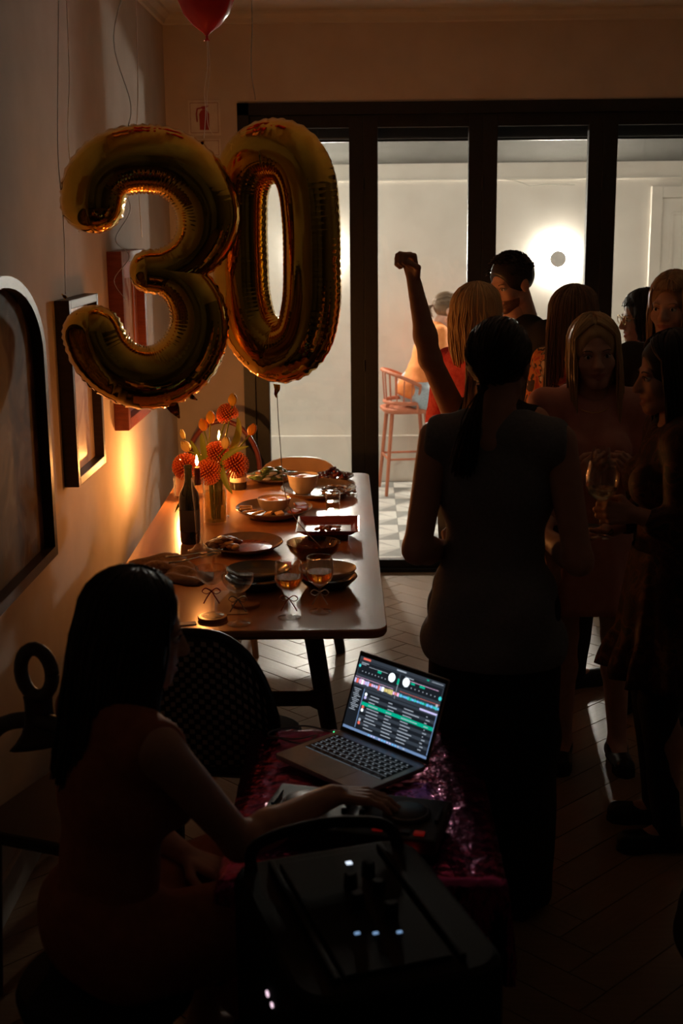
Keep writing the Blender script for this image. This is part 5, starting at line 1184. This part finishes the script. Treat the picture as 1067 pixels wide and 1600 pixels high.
# laptop: local frame x along hinge, y towards the screen
LZ = .604; A_ = Vector((-.075, 3.118)); B_ = Vector((.144, 2.891)); ang = math.atan2(B_.y-A_.y, B_.x-A_.x); mid = (A_+B_)/2
m_alu = M('grey_aluminium', (.42, .41, .39), (.45, .44, .42), rough=.38, metal=.7, scale=90); m_key = M('key_black', (.015, .015, .016), rough=.5); m_glow = EM('key_backlight', (.75, .88, 1.), .2)
lt = thing('laptop', 'open grey laptop running music mixing software on the foil covered desk', 'laptop', (mid.x, mid.y, LZ), ang)
lb = slab(rrect(.312, .221, .012), 0, .014, .002); lb = lb.build('base', m_alu, lt, loc=(0, -.11, 0), smooth=3)
MB().box((0, .028, .0143), (.276, .108, .0006)).build('key_well', m_key, lb)
kk = None; lg = MB()
rows = [14, 14, 14, 13, 12, 8]
for r_i, n_k in enumerate(rows):
    y = .073-.0182*r_i; w = .27/n_k
    for c_i in range(n_k):
        x = -.135+w*(c_i+.5); ww = w-.0028
        if n_k == 8 and c_i == 3: continue
        if n_k == 8 and c_i == 4: x -= w/2; ww = 2*w-.0028
        key = MB().box((0, 0, 0), (ww, .0152, .0016), bev=.0004)
        if kk is None or abs(kk[1]-ww) > 1e-6: o = key.build('key', m_key, lb, loc=(x, y, .0154)); kk = (o, ww)
        else: o = kk[0].copy(); C.objects.link(o); o.location = (x, y, .0154)
        lg.box((x+.0, y, .01635), (.0042 if ww < .03 else .0, .0052, .0002))
        lg.box((x, y-.0079, .0150), (ww, .0008, .0004))
lg.build('key_legends', m_glow, lb)
MB().box((0, -.068, .0143), (.125, .072, .0006), bev=.0002).build('trackpad', M('trackpad_grey', (.36, .35, .33), rough=.3, metal=.4), lb)
TI = Matrix.Translation((0, .0, .012)) @ Matrix.Rotation(R(-21), 4, 'X')       # lid plane: x right, z up
lid = MB().box((0, .003, .108), (.312, .005, .214), bev=.002, M4=TI).build('lid', m_alu, lt)
MB().box((0, -.0002, .108), (.308, .0012, .208), M4=TI).build('bezel', m_key, lid)
MB().tube([(-.12, 0, .008), (.12, 0, .008)], .006, 10).build('hinge', m_key, lid)
# on-screen interface, flat coloured rectangles
scr = MB(); SW, SH = .296, .188
cols = [('screen_background', (.010, .013, .018), 1.), ('screen_panel', (.035, .045, .06), 1.), ('screen_text', (.55, .62, .72), .8), ('screen_green', (.0, .42, .26), 1.), ('screen_red', (1., .18, .12), .9), ('screen_white', (.85, .95, 1.), 1.6),
        ('screen_pink', (.95, .55, .85), 1.), ('screen_blue', (.15, .55, 1.), 1.), ('screen_cyan', (.05, .75, .75), .9), ('screen_bar', (.16, .26, .46), 1.), ('screen_lilac', (.62, .58, .95), 1.), ('screen_yellow', (.85, .7, .25), .9)]
smats = [EM(n, c, s_, (.0, .0, .0)) for n, c, s_ in cols]
def rect(u0, v0, u1, v1, mi, lv=1):
    z = -.0009-.00012*lv
    P = [Vector((-SW/2+SW*u, z, .014+SH*v)) for u, v in ((u0, v0), (u1, v0), (u1, v1), (u0, v1))]
    scr.quad(*[TI @ p for p in P], mi)
def disc(u, v, r, mi, lv=3, n=20):
    P = [TI @ Vector((-SW/2+SW*u+r*math.cos(2*PI*k/n), -.0009-.00012*lv, .014+SH*v+r*math.sin(2*PI*k/n))) for k in range(n)]; scr.add(P, [tuple(range(n))], mi)
rg = random.Random(5)
rect(0, 0, 1, 1, 0, 0); rect(0, .955, 1, 1, 1); rect(.04, .962, .13, .99, 4, 2); rect(.45, .968, .56, .985, 2, 2)
for k in range(8): rect(.86+.016*k, .968, .868+.016*k, .982, 2, 2)
rect(.80, .966, .825, .986, 3, 2)
rect(.0, .60, 1, .945, 1); rect(.01, .76, .49, .935, 0, 2); rect(.51, .76, .99, .935, 0, 2)
rect(.03, .915, .12, .925, 2, 3); rect(.03, .895, .09, .903, 2, 3); rect(.13, .885, .36, .89, 2, 3); rect(.56, .915, .66, .925, 2, 3); rect(.56, .885, .95, .89, 6, 3)
disc(.415, .855, .0115, 5); disc(.585, .855, .0115, 5); rect(.485, .79, .507, .87, 3, 3); rect(.24, .85, .285, .885, 3, 3); rect(.64, .85, .685, .88, 3, 3); rect(.74, .85, .80, .88, 3, 3)
for k in range(9): rect(.06+.04*k, .80, .07+.04*k, .812, 2, 3); rect(.56+.045*k, .80, .57+.045*k, .812, 2, 3)
disc(.02, .87, .004, 8); disc(.985, .80, .005, 8); disc(.97, .70, .004, 2)
u = .0
while u < 1.:                                                   # waveform strip
    w = rg.uniform(.012, .03); hh = rg.uniform(.016, .036); mi = (rg.choice([6, 10, 6, 5, 4, 10]) if u < .36 else rg.choice([11, 11, 4]) if u < .46 else rg.choice([4, 6]) if u < .52 else rg.choice([3, 8, 8, 7, 7]))
    rect(u, .665-hh*(1 if u < .52 else .6), min(1, u+w*.85), .665+hh*(1 if u < .52 else .6), mi, 3); u += w
rect(0, .715, .46, .719, 6, 3); rect(.54, .715, 1, .719, 4, 3); rect(.498, .60, .502, .80, 2, 4)
rect(0, .05, .135, .59, 0, 2); rect(.138, .05, .146, .59, 9, 2); rect(.15, .05, 1, .59, 0, 2)
for k in range(13): rect(.02+.01*(k % 3), .555-.024*k, .02+rg.uniform(.05, .10), .563-.024*k, 2, 3)
rect(.15, .555, 1, .59, 1, 3); rect(.80, .575, 1, .60, 10, 4)
for r_i in range(11):
    v = .52-.044*r_i; hl = r_i == 3
    if hl: rect(.15, v-.02, 1, v+.028, 3, 3)
    elif r_i % 2: rect(.15, v-.018, 1, v+.024, 1, 3)
    disc(.175, v+.003, .0042, (5, 10, 6, 2, 4)[r_i % 5], 4) if r_i in (0, 1, 4, 5, 8, 9) else None
    for u0, l0 in ((.22, .16), (.44, .13), (.62, .2), (.88, .06)):
        rect(u0+rg.uniform(0, .02), v-.004, u0+l0*rg.uniform(.4, 1.), v+.006, 2, 4)
rect(0, 0, 1, .035, 9, 2)
for k in range(16): rect(.25+.032*k, .008, .25+.032*k+.02, .027, rg.choice([2, 7, 9, 10]), 3)
rect(.992, .05, 1, .59, 9, 4)
scr.build('display', smats, lid)
# charger plug and cable
cb = thing('charger_cable', 'thin dark charging cable with a green light at the laptop side', 'cable', (0, 0, 0))
p0 = mid+Vector((-math.cos(ang)*.158, -math.sin(ang)*.158))+Vector((math.cos(ang+PI/2), math.sin(ang+PI/2)))*-.012
MB().tube(spline([(p0.x, p0.y, LZ+.007), (p0.x-.03, p0.y+.022, LZ+.008), (p0.x-.09, p0.y+.03, LZ+.016), (p0.x-.16, p0.y+.01, LZ+.012), (p0.x-.17, p0.y-.02, LZ+.008), (p0.x-.10, p0.y-.03, LZ+.004), (p0.x-.05, p0.y-.005, LZ+.004), (-.17, 3.05, LZ+.004), (-.245, 3.10, LZ+.004)], 6), .0024, 6).build('cord', M('grey_cord', (.12, .11, .10), rough=.5), cb, smooth=True)
MB().box((p0.x, p0.y, LZ+.007), (.014, .018, .006), ang, bev=.001).build('plug', m_key, cb)
MB().ell((p0.x-.004, p0.y-.003, LZ+.0115), (.0022,)*3, 8).build('status_light', EM('green_led', (.05, 1., .35), 2.5), cb)
# controller
ct = thing('dj_controller', 'black two deck music controller lying under the reaching hand', 'controller', (-.03, 2.60, LZ+.002), R(-14))
MB().box((0, 0, .018), (.40, .20, .034), bev=.006).build('case', m_key, ct)
for sx in (-1, 1):
    j = MB().lathe([(.001, .044), (.048, .044), (.052, .041), (.054, .034), (.001, .034)], 32, c=(sx*.115, .01, .0)).build('jog_wheel', m_black, ct, smooth=2)
    MB().lathe([(.045, .0445), (.047, .0445)], 32, c=(sx*.115, .01, 0), cap=False).build('jog_ring', M('jog_steel', (.3, .3, .3), rough=.2, metal=1), j)
    MB().box((sx*.185, .02, .038), (.008, .07, .006), bev=.001).build('pitch_fader', m_black, ct)
    for k in range(4): MB().box((sx*.115-.045+.03*k, -.075, .037), (.022, .016, .005), bev=.001).build('pad', EM('pad_light', ((.1, .35, 1.), (1., .03, .02))[sx > 0], (.15, .06)[sx > 0]) if k in (0, 3) else m_black, ct)
for sx in (-1, 1):
    for k in range(4): MB().lathe([(.007, .034), (.006, .047), (.001, .048)], 14, c=(sx*.02, .075-.03*k, 0)).build('knob', m_black, ct, smooth=2)
MB().box((0, -.07, .038), (.05, .008, .006), bev=.001).build('crossfader', m_black, ct)
MB().box((-.178, -.082, .0365), (.018, .014, .004), bev=.001).build('lit_button', EM('blue_button', (.05, .42, 1.), 4.), ct)
o = MB().box((0, 0, .006), (.018, .011, .010), bev=.002).build('led_tag', EM('pink_led', (1., .55, .6), 1.2), loc=(-.225, 2.69, LZ)); tag(o, 'small pinkish glowing light on the foil beside the woven chair', 'light')
o = MB().box((0, 0, .004), (.022, .008, .006), bev=.002).build('led_tag', EM('red_led', (1., .03, .03), 1.5), loc=(.085, 2.455, LZ+.004)); tag(o, 'small red glowing light on the foil at the desk front', 'light')
# dj seat and dj
sg_ = thing('padded_stool', 'low black padded stool under the seated woman at the laptop', 'stool', (-.545, 2.37, 0))
MB().lathe([(.001, .33), (.17, .33), (.18, .34), (.185, .365), (.175, .385), (.001, .39)], 32).build('seat', m_blk, sg_, smooth=2)
for k in range(4): MB().tube([(.12*math.cos(R(45+90*k)), .12*math.sin(R(45+90*k)), .34), (.18*math.cos(R(45+90*k)), .18*math.sin(R(45+90*k)), 0)], .013, 8).build('leg', m_black, sg_, smooth=2)
person('woman with long dark hair seated at left reaching over to the laptop', (-.545, 2.37, 0), -52, 1.64, m_skin2, dict(style='long', len=-.30, n=320, seed=13, front=50), m_hblack,
       [Top('rust_top', m_rust, hem=.92, neck=.115), SeatCloth('rust_skirt', m_rust, .10, .95, .45), Shoes()],
       legs=dict(pelvis=(0, 0, .49), hipL=(-.085, .03, .47), hipR=(.085, .03, .47), kneeL=(-.12, .36, .44), kneeR=(.10, .36, .44), ankL=(-.13, .30, .085), ankR=(.1, .30, .085)), lean=8,
       arms=dict(R=Arm((-.262, 2.40, .668), (-.078, 2.575, .690), (1, .12, -.10), (0, 0, -1), (0, 1, 0), .22), L=Arm((-.545, 2.62, .63), (-.40, 2.56, .555), (.8, -.35, -.15), (0, 0, -1), (-.3, -.8, 0), .25)), head=(-22, 10, 0), detail=.008)
# portable speaker in the foreground
m_spk = M('speaker_black', (.004, .004, .004), (.006, .006, .006), spec=.2, rough=.75, scale=200, bump=.15); m_pan = M('panel_grey', (.007, .007, .007), rough=.75, spec=.15)
an = math.atan2(-.36, .125); sp = thing('portable_speaker', 'black portable party speaker with knobs on its top in the foreground', 'speaker', (-.015, 2.08, 0), an+PI/2)
b_ = slab(rrect(.37, .50, .06), .0, .70, .02).build('cabinet', m_spk, sp, smooth=3)
MB().box((0, .0, .704), (.19, .40, .008), bev=.003).build('control_panel', m_pan, sp)
for p in ((.05, .10), (.005, .07), (.045, .03), (-.005, -.0), (.04, -.05)): MB().lathe([(.013, .706), (.012, .733), (.009, .736), (.001, .736)], 18, c=(p[0], p[1], 0)).build('knob', m_spk, sp, smooth=2)
o = MB().box((.03, .155, .709), (.011, .010, .003)).build('display_light', EM('white_led', (.75, .85, 1.), 1.1), sp)
for k, (x, y) in enumerate(((-.035, -.085), (-.005, -.095), (.035, -.105))): MB().box((x, y, .709), (.009, .005, .003)).build('button_light', EM('blue_led', (.35, .6, 1.), .5), sp)
hdl = spline([(-.15, .20, .69), (-.13, .235, .735), (0, .25, .75), (.13, .235, .735), (.15, .20, .69)], 6); MB().tube(hdl, .012, 10).build('handle', m_spk, sp, smooth=True)
for sx in (-1, 1): MB().box((sx*.11, 0, .706), (.012, .42, .014), bev=.004).build('top_ridge', m_spk, sp)
gr = MB()
for zz, rr in ((.20, .13), (.48, .13)): gr.lathe([(rr, .0), (rr, .012), (rr-.015, .016), (rr-.03, .0), (.02, -.0), (.001, .006)], 36, M4=Matrix.Translation((0, -.25, zz)) @ Matrix.Rotation(R(90), 4, 'X'))
gr.build('woofer', m_black, sp, smooth=2)
MB().box((-.186, -.045, .60), (.004, .010, .007)).box((-.186, -.075, .597), (.004, .008, .006)).build('side_light', EM('side_led', (1., .7, .85), 1.2), sp)
# tub chair at the right foreground
tc = thing('tub_chair', 'dark brown upholstered tub chair at right foreground', 'chair', (.97, 2.62, 0), R(60))
m_uph = M('brown_velvet', (.055, .035, .025), (.07, .045, .03), rough=.85, scale=60)
pr = [cap((.27*math.sin(R(a)), -.25*math.cos(R(a)), .28), (.30*math.sin(R(a)), -.28*math.cos(R(a)), .62+.12*math.cos(R(a))), .075, .06) for a in range(-110, 111, 20)]
V, F = sdf_mesh(pr, .013, .04); S = Soup(); S.add(V, F); S.build('tub_back', m_uph, tc)
V, F = sdf_mesh([ell((0, .02, .36), (.24, .25, .10)), ell((0, .02, .30), (.25, .26, .09))], .013, .03); S = Soup(); S.add(V, F); S.build('seat_cushion', m_uph, tc)
for sx in (-1, 1):
    for sy in (-1, 1): MB().tube([(sx*.17, sy*.17, .25), (sx*.2, sy*.2, 0)], [.018, .012], 8).build('leg', m_darkwood, tc, smooth=2)
